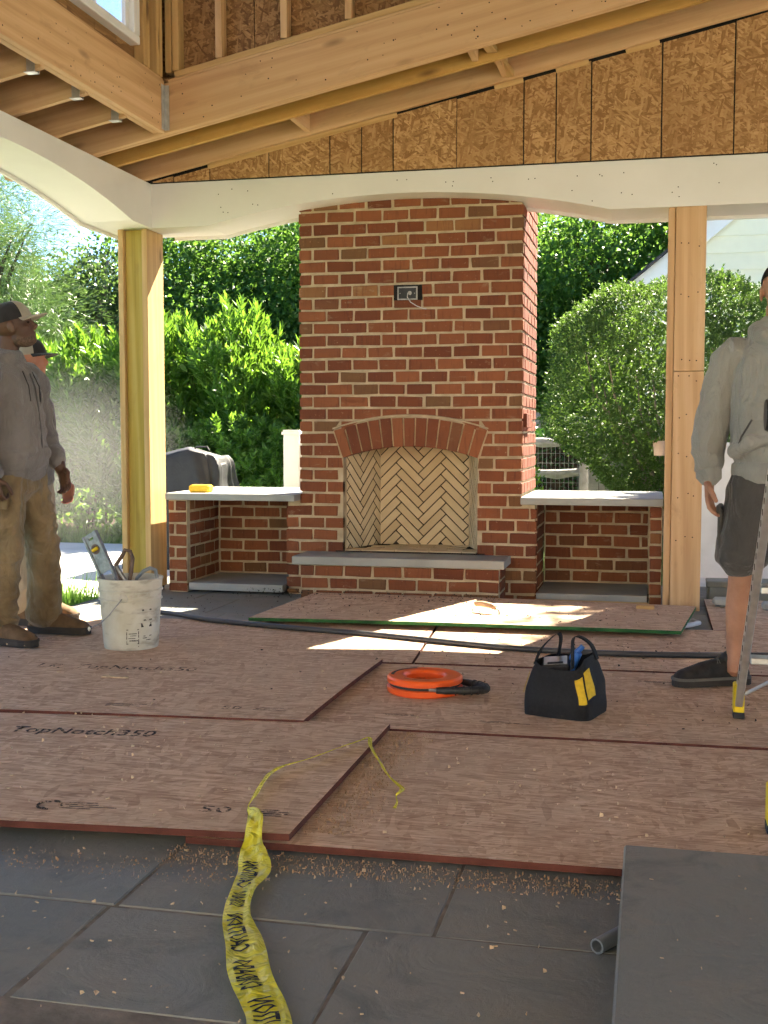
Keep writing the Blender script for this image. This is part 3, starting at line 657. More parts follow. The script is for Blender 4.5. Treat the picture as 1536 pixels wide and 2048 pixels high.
# rear mass round the firebox
cm.box(-1.98, XR0 - .007, 8.42, 8.60, 0, 3.0); cm.box(XL0 + .007, -2.12, YC + .1101, 8.08, .0, 3.0); cm.box(-1.06, XR0 - .007, YC + .1101, 8.4199, .0, 3.0)
cm.box(-2.1199, -1.98, YC + .1101, 8.08, 1.26, 3.0); cm.box(-1.9799, -1.0601, YC + .1101, 8.4199, 1.26, 3.0); cm.box(-2.1199, -1.0601, YC + .1101, 8.4199, 0, .28)
cm.box(XL1 + .012, XL0 + .0065, YC + .1101, 8.42, 0, .6445); cm.box(XR0 - .0065, -.7665, YC + .1101, 8.5, 0, .6445)
chim = cm.build("chimney_core", MT['mortar'], fp)
row = 0
while True:
    z0 = Z0B + row * CH; z1 = z0 + CH
    if z0 > 2.72: break
    low = z1 < .66
    L, Rr = (XL1, XR1) if low else (XL0, XR0)
    zz0 = max(z0, .0)
    zm = (z0 + z1) / 2
    odd = row % 2 == 0
    if z1 < .03: row += 1; continue
    for a, b in segs(L, Rr, odd):
        if abs(a - L) < 1e-6: a -= JT / 2
        if abs(b - Rr) < 1e-6: b += JT / 2
        # cut by the opening and the arch ring
        def ext(z):
            bd = arch_bound(z)
            if bd is not None: return (CX - bd - .006, CX + bd + .006) if bd > 0 else None
            if z > .315: return (OL, OR_)
            return None
        eb, et, em = ext(z0 + .006), ext(z1 - .006), ext(zm)
        if eb is None and et is None: put_brick(chim, (0, YC, 0), (1, 0, 0), (0, -1, 0), a, b, zz0, z1); NB += 1; continue
        eb = eb or et; et_ = et
        for side in (0, 1):
            if et_ is None and eb is not None:      # arch crown passes inside this course: cut the brick by its lower bound only above the ring
                lo_z = None
                pts = []
                N = 6
                for q in range(N + 1):
                    x = a + JT / 2 + (b - a - JT) * q / N; d = abs(x - CX); zr = CZ + math.sqrt(max(RO * RO - d * d, 0)) + .010
                    pts.append((x, max(z0 + JT / 2, zr)))
                if side == 0 and min(z1 - JT / 2 - p[1] for p in pts) > .008: custom_brick(chim, pts + [(b - JT / 2, z1 - JT / 2), (a + JT / 2, z1 - JT / 2)]); NB += 1
                elif side == 0:
                    good = [p for p in pts if z1 - JT / 2 - p[1] > .006]
                    if len(good) > 1: custom_brick(chim, good + [(good[-1][0], z1 - JT / 2), (good[0][0], z1 - JT / 2)])
                continue
            if side == 0: bb_, bt = min(b - JT / 2, eb[0]), min(b - JT / 2, et_[0]); aa, at = a + JT / 2, a + JT / 2
            else: bb_, bt = b - JT / 2, b - JT / 2; aa, at = max(a + JT / 2, eb[1]), max(a + JT / 2, et_[1])
            if max(bb_ - aa, bt - at) < .03: continue
            if side == 0: bb_, bt = max(bb_, aa + .002), max(bt, at + .002)
            else: aa, at = min(aa, bb_ - .002), min(at, bt - .002)
            if abs((bb_ - aa) - (b - a - JT)) < 1e-4 and abs((bt - at) - (b - a - JT)) < 1e-4: put_brick(chim, (0, YC, 0), (1, 0, 0), (0, -1, 0), a, b, zz0, z1)
            else: custom_brick(chim, [(aa, zz0 + JT / 2), (bb_, zz0 + JT / 2), (bt, z1 - JT / 2), (at, z1 - JT / 2)])
            NB += 1
    row += 1
# arch ring
for i in range(13):
    a0 = -AH + 2 * AH * i / 13; a1 = a0 + 2 * AH / 13; g0 = .0055 / RI
    P_ = lambda r, a: (CX + r * math.sin(a), CZ + r * math.cos(a))
    q = rnd.uniform(-.004, .004)
    m = MB(); m.prism([P_(RI, a0 + g0), P_(RI, a1 - g0), P_(RO - .012 + q, a1 - g0), P_(RO - .012 + q, a0 + g0)], lambda u, v, d: (u, d, v), YC - .004, YC + .108)
    m.build("arch_brick", MT['brick'], chim)
m = MB(); m.tube([(CX + (RO + .002) * math.sin(-AH + 2 * AH * i / 24), YC + .004, CZ + (RO + .002) * math.cos(-AH + 2 * AH * i / 24)) for i in range(25)], .0085, 6); m.build("mortar_bead", MT['mortar'], chim)
# right flank of the chimney and the flank below, one joined part
fm = MB(); row = 0
def flank(x, sgn, y0, y1, zlo, zhi, z0b=Z0B, bl=BL, pr=.004):
    r = 0
    while z0b + r * CH < zhi:
        a = z0b + r * CH
        if a + CH > zlo + .03:
            za = max(a, zlo)
            for s0, s1 in segs(y0, y1, r % 2 == 1, bl):
                if sgn > 0: fm.cbox(x - .04, x + rnd.uniform(0, .002), s0 + JT / 2, s1 - JT / 2, za + JT / 2, a + CH - JT / 2, .003, 0, .002, rnd)
                else: fm.cbox(x - rnd.uniform(0, .002), x + .04, s0 + JT / 2, s1 - JT / 2, za + JT / 2, a + CH - JT / 2, .003, 0, .002, rnd)
        r += 1
flank(XR0, 1, YC + .054, 8.60, .70, 2.72); flank(XL0, -1, YC + .052, 8.09, .70, 2.72)
for y in (7.76, 7.84, 7.92, 8.0): fm.cbox(XR0 - .03, XR0 + .024, y, y + .07, 1.145, 1.235, .003, 0, .002, rnd)
def brick_island(name):
    g = G(name, .85, .2); rp = g.n("NewGeometry").outputs["Random Per Island"]; v = g.coord()
    c = g.ramp(rp, [(0, (.16, .048, .028)), (.5, (.245, .073, .04)), (1, (.20, .062, .036))]); c = g.mix(g.math('MULTIPLY', g.noise(v, 9, 5), .5), c, (.13, .04, .026)); g.col(c)
    g.bump(g.noise(g.coord((45, 45, 8)), 1, 4), .5, .006); return g.m
MT['brick_isl'] = brick_island("red_brick_flank")
tag(fm.build("flank_bricks", MT['brick_isl'], fp), kind="stuff")
# hearth
HY = 7.385
hc = MB().box(-2.256, -.944, HY + .007, YC + .0, 0.001, .2455).build("hearth_core", MT['mortar'], fp)
for r in range(3):
    z0 = .002 + r * .0815
    for a, b in segs(-2.262, -.938, r % 2 == 0, .2):
        put_brick(hc, (0, HY, 0), (1, 0, 0), (0, -1, 0), a, b, z0, z0 + .0815)
    for a, b in segs(HY + .052, YC - .005, r % 2 == 1, .2): put_brick(hc, (-.938, 0, 0), (0, 1, 0), (1, 0, 0), a, b, z0, z0 + .0815)
MB().cbox(-2.305, -.905, HY - .035, YC - .002, .2465, .30, .004).build("hearth_slab", MT['slab'], fp)
# ---- firebox lining: herringbone panels
def clip(poly, a, b, c):              # keep a*u+b*v<=c
    out = []
    for i in range(len(poly)):
        p, q = poly[i], poly[(i + 1) % len(poly)]; dp, dq = a * p[0] + b * p[1] - c, a * q[0] + b * q[1] - c
        if dp <= 0: out.append(p)
        if dp * dq < 0: t = dp / (dp - dq); out.append((p[0] + (q[0] - p[0]) * t, p[1] + (q[1] - p[1]) * t))
    return out
def area(p): return abs(sum(p[i][0] * p[(i + 1) % len(p)][1] - p[(i + 1) % len(p)][0] * p[i][1] for i in range(len(p)))) / 2
def herring(parent, o, u, n, W, H, w_=.057, off=(0, 0), joint=.0075, dep=.006):
    o, u, n = Vector(o), Vector(u).normalized(), Vector(n).normalized(); up = Vector((0, 0, 1)); N = 4; c45 = math.sqrt(.5)
    def place(x, y, lx, ly):
        j = joint / 2; q = [(x * w_ + j, y * w_ + j), ((x + lx) * w_ - j, y * w_ + j), ((x + lx) * w_ - j, (y + ly) * w_ - j), (x * w_ + j, (y + ly) * w_ - j)]
        q = [((a - b) * c45 + off[0], (a + b) * c45 + off[1]) for a, b in q]
        for cl in ((-1, 0, 0), (1, 0, W), (0, -1, 0), (0, 1, H)):
            if q: q = clip(q, *cl)
        if len(q) < 3 or area(q) < .00025: return
        m = MB(); dd = rnd.uniform(-.0008, .0008); m.prism(q, lambda a, b, d: o + u * a + up * b + n * (d + dd), -.002, dep); m.build("fire_brick", MT['firebrick'], parent)
    for k in range(-30, 40):
        for mm in range(-5, 6):
            place(k + 2 * N * mm, k, N, 1); place(k, k - 2 * N + 1 + 2 * N * mm, 1, N)
ZF = .312
fb = MB()
BLx, BRx, BY = -1.900, -1.262, 8.19
fb.prism([(BLx - .02, BY), (BRx + .02, BY), (BRx + .02, BY + .03), (BLx - .02, BY + .03)], lambda u, v, d: (u, v, d), ZF - .02, 1.25)
fb.prism([(OL - .03, 7.80), (OL - .0, 7.80), (BLx, BY), (BLx - .03, BY)], lambda u, v, d: (u, v, d), ZF - .02, 1.25)
fb.prism([(OR_ + .03, 7.80), (OR_, 7.80), (BRx, BY), (BRx + .03, BY)], lambda u, v, d: (u, v, d), ZF - .02, 1.25)
fb.box(OL - .05, OR_ + .05, 7.69, 8.25, .285, .3095); fb.box(OL - .06, OR_ + .06, 7.75, 8.25, 1.2505, 1.259)
fbo = fb.build("firebox_lining", MT['soot'], fp)
herring(fbo, (BLx, BY, ZF), (1, 0, 0), (0, -1, 0), BRx - BLx, .86, off=(.315, -.02))
dl = Vector((BLx - OL, BY - 7.80, 0)); herring(fbo, (OL, 7.80, ZF), dl, (dl.y, -dl.x, 0), dl.length, .86, off=(.20, -.05), joint=.0095, dep=.0022)
dr = Vector((BRx - OR_, BY - 7.80, 0)); herring(fbo, (OR_, 7.80, ZF), dr, (-dr.y, dr.x, 0), dr.length, .86, off=(.20, -.05), joint=.0095, dep=.0022)
for r in range(7):
    y = 7.70 + r * .073
    for a, b in segs(-2.04, -1.135, r % 2 == 0, .225):
        m = MB(); m.cbox(a + .003, b - .003, y + .003, y + .07, .300, .3155, .002); 
        tt = max(0, (y + .04 - 7.8) / .39); 
        if a > OL + .15 * tt - .02 and b < OR_ - .13 * tt + .03: m.build("hearth_tile", MT['firebrick'], fbo)
# junction box with dangling wire
MB().box(-1.695, -1.505, YC - .0085, YC + .02, 1.985, 2.085).build("recess_shade_plate", MT['dark'], fp)  # dark plate on the brick face, its colour standing for a recess's shade
m = MB(); X0, X1, Za, Zb2 = -1.668, -1.534, 1.986, 2.072
for q in ((X0, X1, Za, Za + .008), (X0, X1, Zb2 - .008, Zb2), (X0, X0 + .008, Za + .008, Zb2 - .008), (X1 - .008, X1, Za + .008, Zb2 - .008)): m.box(q[0], q[1], YC - .02, YC - .009, q[2], q[3])
jb = m.build("junction_box", MT['steel'], fp); MB().box(X0 + .008, X1 - .008, YC - .0135, YC - .0095, Za + .008, Zb2 - .008).build("box_back", MT['rubber'], jb)
m = MB(); m.lathe([(.0, 0), (.013, 0), (.013, .006), (.007, .006), (.007, .002)], n=16); m.xf(Matrix.Translation((-1.585, YC - .0145, 2.03)) @ Matrix.Rotation(R(90), 4, 'X')); m.build("knockout", MT['steel'], jb)
for x in (-1.65, -1.552): MB().ell((x, YC - .02, 2.028), (.004, .003, .004), 8, 6).build("screw", MT['steel'], jb)
m = MB(); m.tube([(-1.60, YC - .015, 2.03), (-1.595, YC - .05, 2.0), (-1.57, YC - .06, 1.965), (-1.53, YC - .05, 1.94), (-1.49, YC - .04, 1.925), (-1.468, YC - .04, 1.92)], .0028, 6); m.build("wire", MT['pvcw'], jb)

# ================================================================== brick counters either side
def counter(name, label, sx0, sx1, nx0, nx1, px0, px1, wall_side):
    t = thing(name, ((sx0 + sx1) / 2, 8.0, 0), label, "counter", None)
    yb2 = 8.235
    c = MB(); c.box(min(nx0, px0) , max(nx1, px1), yb2 + .007, 8.5, 0, .644)
    c.box(px0 + .005, px1 - .005, 7.627, yb2 + .0, 0, .6435)
    if wall_side < 0: c.box(nx0 - .03, nx0 - .005, 7.752, yb2 + .006, 0, .6437)
    cc = c.build("mortar_core", MT['mortar'], t)
    r = 0; z0b = .645 - 8 * CH
    for r in range(8):
        a = z0b + r * CH
        if a + CH < .02: continue
        za = max(a, 0.)
        for s0, s1 in segs(nx0, nx1, r % 2 == 0): put_brick(cc, (0, yb2, 0), (1, 0, 0), (0, -1, 0), s0, s1, za, a + CH)
        for s0, s1 in segs(px0, px1, r % 2 == 1, .1 if px1 - px0 > .12 else .2): put_brick(cc, (0, 7.62, 0), (1, 0, 0), (0, -1, 0), s0, s1, za, a + CH)
        if wall_side > 0:     # inside face of the outer pier faces +x
            for s0, s1 in segs(7.675, yb2, r % 2 == 1): put_brick(cc, (px1, 0, 0), (0, 1, 0), (1, 0, 0), s0, s1, za, a + CH)
        else:                 # niche side against the chimney, faces +x
            for s0, s1 in segs(7.755, yb2, r % 2 == 1): put_brick(cc, (nx0, 0, 0), (0, 1, 0), (1, 0, 0), s0, s1, za, a + CH)
    MB().cbox(sx0, sx1, 7.575, 8.56, .6455, .692, .004).build("stone_top", MT['slab'], t)
    MB().cbox(nx0 + .004, nx1 - .004, 7.625, yb2 - .004, .016, .068, .004).build("niche_slab", MT['slab'], t)
    return t
counter("brick_counter", "brick counter with stone top carrying the yellow sponge", -3.29, -2.356, -3.146, -2.454, -3.29, -3.146, 1)
counter("brick_counter", "brick counter with stone top between chimney and right timber post", -.832, .066, -.736, -.021, -.021, .066, -1)
MB().box(-.74, -.02, 7.6, 7.618, .002, .03).build("shim_board", MT['lumy'], bpy.data.objects["brick_counter.001"])
# ================================================================== things on the floor
ZE = .041
# ---- bucket
bx, by = -2.545, 5.42
bk = thing("bucket", (bx, by, ZE), "dirty white plastic bucket full of hand tools", "bucket")
h = .352
prof = [(.0, .004), (.128, .004), (.133, .0), (.136, .02), (.150, .235), (.151, .24), (.158, .243), (.158, .249), (.152, .252), (.153, .285), (.161, .288), (.161, .294), (.155, .297), (.158, .338), (.163, .341), (.163, .350), (.155, .352), (.152, .345), (.145, .24), (.130, .02), (.0, .015)]
MB().lathe(prof, (bx, by, ZE), 48).build("pail", MT['bucket'], bk, True)
ang = R(-78); ex, ey = bx + .157 * math.cos(ang), by + .157 * math.sin(ang)
m = MB(); m.lathe([(0, .012), (.012, .012), (.020, .006), (.022, -.004)], n=16); m.xf(Matrix.Translation((ex, ey, ZE + .262)) @ Matrix.Rotation(ang + R(90), 4, 'Z') @ Matrix.Rotation(R(90), 4, 'X')); m.build("handle_boss", MT['bucket'], bk, True)
m = MB(); m.tube([(ex, ey - .014, ZE + .262), (ex - .03, ey - .03, ZE + .22), (ex - .055, ey - .045, ZE + .185), (ex - .10, ey - .04, ZE + .145), (bx - .165, by - .12, ZE + .105)], .0026, 6); m.build("bail", MT['steel'], bk)
MB().ell((bx - .168, by - .12, ZE + .10), (.008, .008, .012), 8, 6).build("bail_knob", MT['bucket'], bk, True)
def on_bucket(th, z, w_, hh, d=.0015):
    r0 = .136 + (z - .02) * .0651 + d; return [(bx + r0 * math.cos(th + s), by + r0 * math.sin(th + s), ZE + z + q) for s, q in ((-w_ / r0 / 2, -hh / 2), (w_ / r0 / 2, -hh / 2), (w_ / r0 / 2, hh / 2), (-w_ / r0 / 2, hh / 2))]
m = MB(); th0 = R(-62)
for dth, z, w_, hh in ((0, .105, .062, .004), (0, .035, .062, .004), (-.205, .07, .004, .074), (.205, .07, .004, .074), (0, .085, .04, .004), (.02, .075, .03, .003), (-.03, .062, .035, .003), (.03, .05, .04, .006), (.55, .15, .05, .006), (.5, .125, .06, .02), (.55, .07, .05, .004), (.5, .06, .04, .004), (.6, .05, .03, .004), (.5, .20, .055, .008)):
    m.add(on_bucket(th0 + dth, z, w_, hh), [(0, 1, 2, 3)])
tag(m.build("print", MT['stamp'], bk), kind='stuff')
# ---- torpedo level standing in the bucket
lv = thing("spirit_level", (bx - .03, by, ZE + .1), "aluminium spirit level with a yellow vial sticking out of the bucket", "level")
Ml = Matrix.Translation((bx - .225, by + .01, ZE + .56)) @ Matrix.Rotation(R(-10), 4, 'Z') @ Matrix.Rotation(R(-28.5), 4, 'Y')
def lvl(mb, name, mat): return mb.xf(Ml) .build(name, mat, lv)
fn = lambda u, v, d: (u, d, v)
m = MB()
m.box(-.045, -.033, -.012, .012, -.56, 0); m.box(.033, .045, -.012, .012, -.56, 0)
m.box(-.0329, .0329, -.006, .006, -.02, 0); m.box(-.0329, -.016, -.006, .006, -.034, -.0201); m.box(.016, .0329, -.006, .006, -.034, -.0201)
m.box(-.0329, .0329, -.006, .006, -.21, -.0341); m.box(-.0329, .0329, -.006, .006, -.40, -.345); m.box(-.0329, .0329, -.006, .006, -.56, -.53)
lvl(m, "frame", MT['steel'])
m = MB(); m.lathe([(.0, -.0075), (.026, -.0075), (.026, .0075), (0, .0075)], n=20); m.xf(Matrix.Translation((0, 0, -.085)) @ Matrix.Rotation(R(90), 4, 'X')); lvl(m, "vial_housing", MT['toolbrown'])
m = MB(); m.tube([(-.018, -.009, -.085), (.018, -.009, -.085)], .009, 10); lvl(m, "vial", MT['yellow'])
# ---- two pairs of shears / loop handles and a curved hose-like grip
hs = thing("snips", (bx, by - .02, ZE + .2), "worn snips standing in the bucket with loop handles up", "snips")
m = MB(); m.tube([(bx + .015, by - .04, ZE + .2), (bx - .035, by - .045, ZE + .36), (bx - .055, by - .045, ZE + .415), (bx - .025, by - .045, ZE + .455), (bx - .005, by - .045, ZE + .49), (bx + .022, by - .045, ZE + .485), (bx + .035, by - .045, ZE + .45), (bx + .025, by - .045, ZE + .38), (bx + .0, by - .04, ZE + .28)], [.010, .011, .012, .011, .010, .009, .010, .011, .009], 10); m.build("handle", MT['toolbrown'], hs, True)
m = MB(); m.tube([(bx - .045, by - .06, ZE + .41), (bx - .02, by - .06, ZE + .37), (bx + .01, by - .06, ZE + .33), (bx + .03, by - .05, ZE + .25)], [.008, .010, .010, .009], 10); m.build("handle", MT['steel'], hs, True)
m = MB(); m.cbox(bx - .02, bx + .02, by - .05, by - .035, ZE + .12, ZE + .24, .003); m.build("blade", MT['steel'], hs)
gp = thing("pliers", (bx + .08, by, ZE + .2), "grey pliers with a curved grip showing over the bucket rim", "pliers")
m = MB(); m.tube([(bx + .01, by - .03, ZE + .24), (bx + .05, by - .03, ZE + .35), (bx + .085, by - .03, ZE + .385), (bx + .115, by - .02, ZE + .40), (bx + .14, by - .01, ZE + .39), (bx + .145, by, ZE + .34), (bx + .12, by, ZE + .22)], [.008, .009, .010, .010, .010, .009, .008], 10); m.build("grip", MT['pvc'], gp, True)
m = MB(); m.cbox(bx + .04, bx + .09, by - .04, by - .02, ZE + .15, ZE + .25, .004); m.build("jaw", MT['steel'], gp)

# ---- orange fish tape reel
rx, ry, rz = -.918, 4.775, .0345
rl = thing("fish_tape_reel", (rx, ry, rz), "orange fish tape reel with black handle lying on a floor panel", "tape reel")
RO_, RI_ = .158, .079
pr = [(RI_, .006), (RI_ + .006, .0), (RO_ - .006, .0), (RO_, .006), (RO_, .026), (RO_ - .004, .029)]
MB().lathe(pr + [(RI_, .029), (RI_, .006)], (rx, ry, rz), 56).build("lower_shell", MT['orange'], rl, True)
MB().lathe([(RI_, .030), (RO_ - .012, .030), (RO_ - .012, .041), (RI_, .041), (RI_, .030)], (rx, ry, rz), 56).build("steel_tape", MT['rubber'], rl, True)
MB().lathe([(RI_, .042), (RO_ - .004, .042), (RO_, .045), (RO_, .062), (RO_ - .008, .070), (RI_ + .02, .071), (RI_ + .006, .066), (RI_, .058), (RI_, .042)], (rx, ry, rz), 56).build("upper_shell", MT['orange'], rl, True)
m = MB()
for k in range(40):
    a = R(20) + k * R(4); c = (rx + (RI_ - .0) * math.cos(a), ry + RI_ * math.sin(a), rz + .035); m.tube([(c[0], c[1], rz + .012), (c[0], c[1], rz + .06)], .0022, 5)
m.build("grip_ribs", MT['orange'], rl)
def arc_strip(r0, r1, a0, a1, z, mat, nm_):
    m = MB(); n = 24; vs = []
    for k in range(n + 1):
        a = a0 + (a1 - a0) * k / n; vs += [(rx + r0 * math.cos(a), ry + r0 * math.sin(a), z), (rx + r1 * math.cos(a), ry + r1 * math.sin(a), z)]
    m.add(vs, [(2 * k, 2 * k + 1, 2 * k + 3, 2 * k + 2) for k in range(n)]); return m.build(nm_, mat, rl)
arc_strip(.128, .142, R(115), R(195), rz + .0716, MT['rubber'], "dark_label"); arc_strip(.118, .122, R(235), R(290), rz + .0716, MT['rubber'], "dark_label")
hp = []
for k in range(15):
    t = k / 14; a = R(-62) + t * R(80); hp.append((rx + .158 * math.cos(a) + .115 * math.sin(math.pi * t) , ry + .158 * math.sin(a) - .01 * math.sin(math.pi * t), rz + .035))
m = MB(); m.tube(hp, [.013 + .004 * math.sin(math.pi * k / 14) + (.0016 if k % 2 else 0) for k in range(15)], 10); m.build("handle", MT['rubber'], rl, True)
m = MB()
for k in range(2, 13):
    p = Vector(hp[k]); t = (Vector(hp[k + 1]) - Vector(hp[k - 1])).normalized(); m.tube([p - t * .0025, p + t * .0025], .0195, 10)
m.build("handle_ribs", MT['rubber'], rl)
MB().tube([(hp[0][0] - .03, hp[0][1] + .003, rz + .036), hp[0]], .008, 8).build("tape_end", MT['steel'], rl)

# ---- tool bag
gx, gy, gz = -.318, 4.54, .0345
tb = thing("tool_bag", (gx, gy, gz), "small black tool bag with yellow pockets and upright handles", "tool bag")
Mb = Matrix.Translation((gx, gy, gz)) @ Matrix.Rotation(R(-16), 4, 'Z')
def bag_pt(u, v, s):       # u around 0..1, v height 0..1
    hw, hd = .137 - .028 * v - .02 * v * v, .125 - .03 * v; hw += .012 * math.sin(v * 3.1) * s; hd += .014 * math.sin(v * 3.1) * s
    a = 2 * math.pi * u; c, q = math.cos(a), math.sin(a); e = .32
    x = hw * math.copysign(abs(c) ** e, c); y = hd * math.copysign(abs(q) ** e, q)
    z = .205 * v + (.012 * math.sin(2 * a + 1) + .016 * math.sin(a * 1 + .6)) * v
    return Vector((x, y, z)) + Vector(noise.noise_vector(Vector((x * 14, y * 14, z * 16)))) * .006
NU, NV = 48, 14
def bagsurf(u0, u1, v0, v1, off, nm_, mat, nu=14, nv=10):
    m = MB(); vs = []
    for j in range(nv + 1):
        for i in range(nu + 1):
            u, v = u0 + (u1 - u0) * i / nu, v0 + (v1 - v0) * j / nv; p = bag_pt(u, v, 1); q = Vector((p.x, p.y, 0)).normalized() * off; vs.append(Mb @ (p + q))
    m.add(vs, [(j * (nu + 1) + i, j * (nu + 1) + i + 1, (j + 1) * (nu + 1) + i + 1, (j + 1) * (nu + 1) + i) for j in range(nv) for i in range(nu)])
    return m.build(nm_, mat, tb, True)
bagsurf(0, 1, 0, 1, 0, "body", MT['cloth_black'], NU, NV)
bagsurf(0, 1, .0, .72, -.012, "lining", MT['cloth_black'], NU, 4)
m = MB(); m.add([Mb @ Vector((x, y, .13)) for x, y in ((-.1, -.09), (.1, -.09), (.1, .09), (-.1, .09))], [(0, 1, 2, 3)]); m.add([Mb @ Vector((x, y, .004)) for x, y in ((-.12, -.11), (.12, -.11), (.12, .11), (-.12, .11))], [(0, 1, 2, 3)]); m.build("tray", MT['cloth_black'], tb)
bagsurf(.80, .884, .34, .82, .006, "yellow_pocket", MT['cloth_yellow']); bagsurf(.905, .99, .40, .86, .006, "yellow_pocket", MT['cloth_yellow'])
bagsurf(.535, .60, .40, .78, .006, "yellow_pocket", MT['cloth_yellow'])
bagsurf(.885, .905, .05, .98, .0075, "webbing", MT['cloth_black']); bagsurf(.775, .797, .05, .98, .0075, "webbing", MT['cloth_black']); bagsurf(.0, 1., .955, 1.0, .004, "rim_binding", MT['cloth_black'], NU, 2); bagsurf(.66, .80, .72, .80, .006, "front_strap", MT['cloth_black'])
def strap(pts, w_, nm_):
    m = MB(); vs = []; P_ = [Vector(p) for p in pts]
    cr = []
    for i in range(len(P_) - 1):
        for q in range(5): t = q / 5; a, b = P_[i], P_[i + 1]; pm = P_[max(i - 1, 0)]; pn = P_[min(i + 2, len(P_) - 1)]; cr.append(.5 * ((2 * a) + (b - pm) * t + (2 * pm - 5 * a + 4 * b - pn) * t * t + (3 * a - pm - 3 * b + pn) * t ** 3))
    cr.append(P_[-1])
    for p in cr: vs += [Mb @ (p + Vector((0, -w_ / 2, 0))), Mb @ (p + Vector((0, w_ / 2, 0))), Mb @ (p + Vector((.006, w_ / 2, .004))), Mb @ (p + Vector((.006, -w_ / 2, .004)))]
    n = len(cr)
    m.add(vs, [(4 * k + a, 4 * k + (a + 1) % 4, 4 * k + 4 + (a + 1) % 4, 4 * k + 4 + a) for k in range(n - 1) for a in range(4)]); return m.build(nm_, MT['cloth_black'], tb, True)
strap([(-.100, -.075, .19), (-.085, -.05, .245), (-.050, -.005, .292), (-.030, .0, .300), (-.035, .03, .27), (-.06, .07, .20)], .026, "handle")
strap([(.055, -.085, .185), (.045, -.06, .25), (.035, -.02, .293), (.055, .0, .295), (.085, .04, .26), (.10, .07, .20)], .026, "handle")
mt = thing("circuit_meter", tuple(Mb @ Vector((-.03, 0, .15))), "grey meter with a glossy screen on top inside the tool bag", "meter")
Mm = Mb @ Matrix.Translation((-.035, -.02, .197)) @ Matrix.Rotation(R(14), 4, 'X') @ Matrix.Rotation(R(20), 4, 'Z')
MB().cbox(-.055, .055, -.045, .05, -.07, 0, .006).xf(Mm).build("case", MT['rubber'], mt); MB().cbox(-.045, .045, -.035, .04, .001, .004, .001).xf(Mm).build("screen", MT['galv'], mt); MB().cbox(-.03, .03, -.033, -.02, .005, .008, .001).xf(Mm).build("buttons", MT['rubber'], mt)
bt = thing("blue_wire_stripper", tuple(Mb @ Vector((.03, .03, .15))), "blue handled hand tool poking out of the tool bag", "hand tool")
m = MB(); m.tube([Mb @ Vector(p) for p in ((.0, .02, .15), (.02, .03, .215), (.055, .04, .255))], [.012, .014, .010], 10); m.build("handle", MT['blue'], bt, True)
m = MB(); m.tube([Mb @ Vector(p) for p in ((.02, -.01, .15), (.045, -.015, .21), (.062, -.02, .238))], [.012, .015, .011], 10); m.build("handle", MT['blue'], bt, True)

# ---- caution tape
CT = [(-.640, 1.90, .012, .112, 0), (-.684, 2.052, .010, .104, 0), (-.78, 2.2, .012, .094, .1), (-.845, 2.339, .012, .083, .15), (-.905, 2.47, .012, .074, 0), (-.937, 2.599, .014, .072, -.2), (-.955, 2.72, .016, .086, 0), (-.985, 2.80, .025, .078, .3), (-1.004, 2.865, .045, .058, .2), (-1.022, 2.93, .068, .060, .5), (-1.05, 2.99, .068, .046, .7), (-1.085, 3.042, .066, .012, 1.2), (-1.105, 3.16, .062, .030, .9), (-1.125, 3.30, .064, .026, .7), (-1.122, 3.428, .066, .032, .5), (-1.06, 3.55, .066, .024, .6), (-1.0, 3.69, .067, .022, .7), (-.955, 3.79, .068, .024, .6), (-.930, 3.838, .070, .018, .5), (-.905, 3.75, .064, .018, .7), (-.85, 3.64, .048, .016, .7), (-.79, 3.52, .036, .016, .8), (-.735, 3.43, .036, .022, .3), (-.722, 3.39, .036, .018, .8), (-.728, 3.34, .036, .008, 1.2), (-.712, 3.28, .036, .008, .9), (-.708, 3.225, .036, .010, .2)]
P_ = [Vector(c[:3]) for c in CT]
def cr(i, t):
    a, b = P_[i], P_[i + 1]; pm = P_[max(i - 1, 0)]; pn = P_[min(i + 2, len(P_) - 1)]
    return .5 * ((2 * a) + (b - pm) * t + (2 * pm - 5 * a + 4 * b - pn) * t * t + (3 * a - pm - 3 * b + pn) * t ** 3)
path = []
for i in range(len(P_) - 1):
    for q in range(8): t = q / 8; path.append((cr(i, t), CT[i][3] * (1 - t) + CT[i + 1][3] * t, CT[i][4] * (1 - t) + CT[i + 1][4] * t))
path.append((P_[-1], CT[-1][3], CT[-1][4]))
NW = 10
def tape_pt(k, v):
    k = max(0, min(k, len(path) - 1.001)); i = int(k); f = k - i; p = path[i][0].lerp(path[i + 1][0], f); w_ = path[i][1] * (1 - f) + path[i + 1][1] * f; tw = path[i][2] * (1 - f) + path[i + 1][2] * f
    t = (path[min(i + 2, len(path) - 1)][0] - path[max(i - 1, 0)][0]); t.z = 0; t.normalize(); s_ = Vector((t.y, -t.x, 0)); s2 = v - .5
    fold = .002 * math.sin(v * 9 + k * .35) + .0015 * math.sin(v * 17 - k * .8) + .004 * noise.noise(Vector((k * .35, v * 3, 1.)))
    if .62 < v and w_ > .03: s2 -= (v - .62) * .25 * (1 + math.sin(k * .21)); fold += .006 * math.sin((v - .62) / .38 * math.pi) * (.6 + .4 * math.sin(k * .3))
    fold *= min(1, w_ / .05) * .9
    return p + s_ * (w_ * s2 * math.cos(tw)) + Vector((0, 0, max(fold + .005 + abs(math.sin(tw)) * w_ * (s2 + .5) * .5, .001)))
m = MB(); n = len(path); vs = [tape_pt(k, q / NW) for k in range(n) for q in range(NW + 1)]
m.add(vs, [(k * (NW + 1) + q, k * (NW + 1) + q + 1, (k + 1) * (NW + 1) + q + 1, (k + 1) * (NW + 1) + q) for k in range(n - 1) for q in range(NW)])
tape = tag(m.build("caution_tape", MT['film'], None, True), "crumpled yellow caution tape trailing over the stones and panel edge", "caution tape")
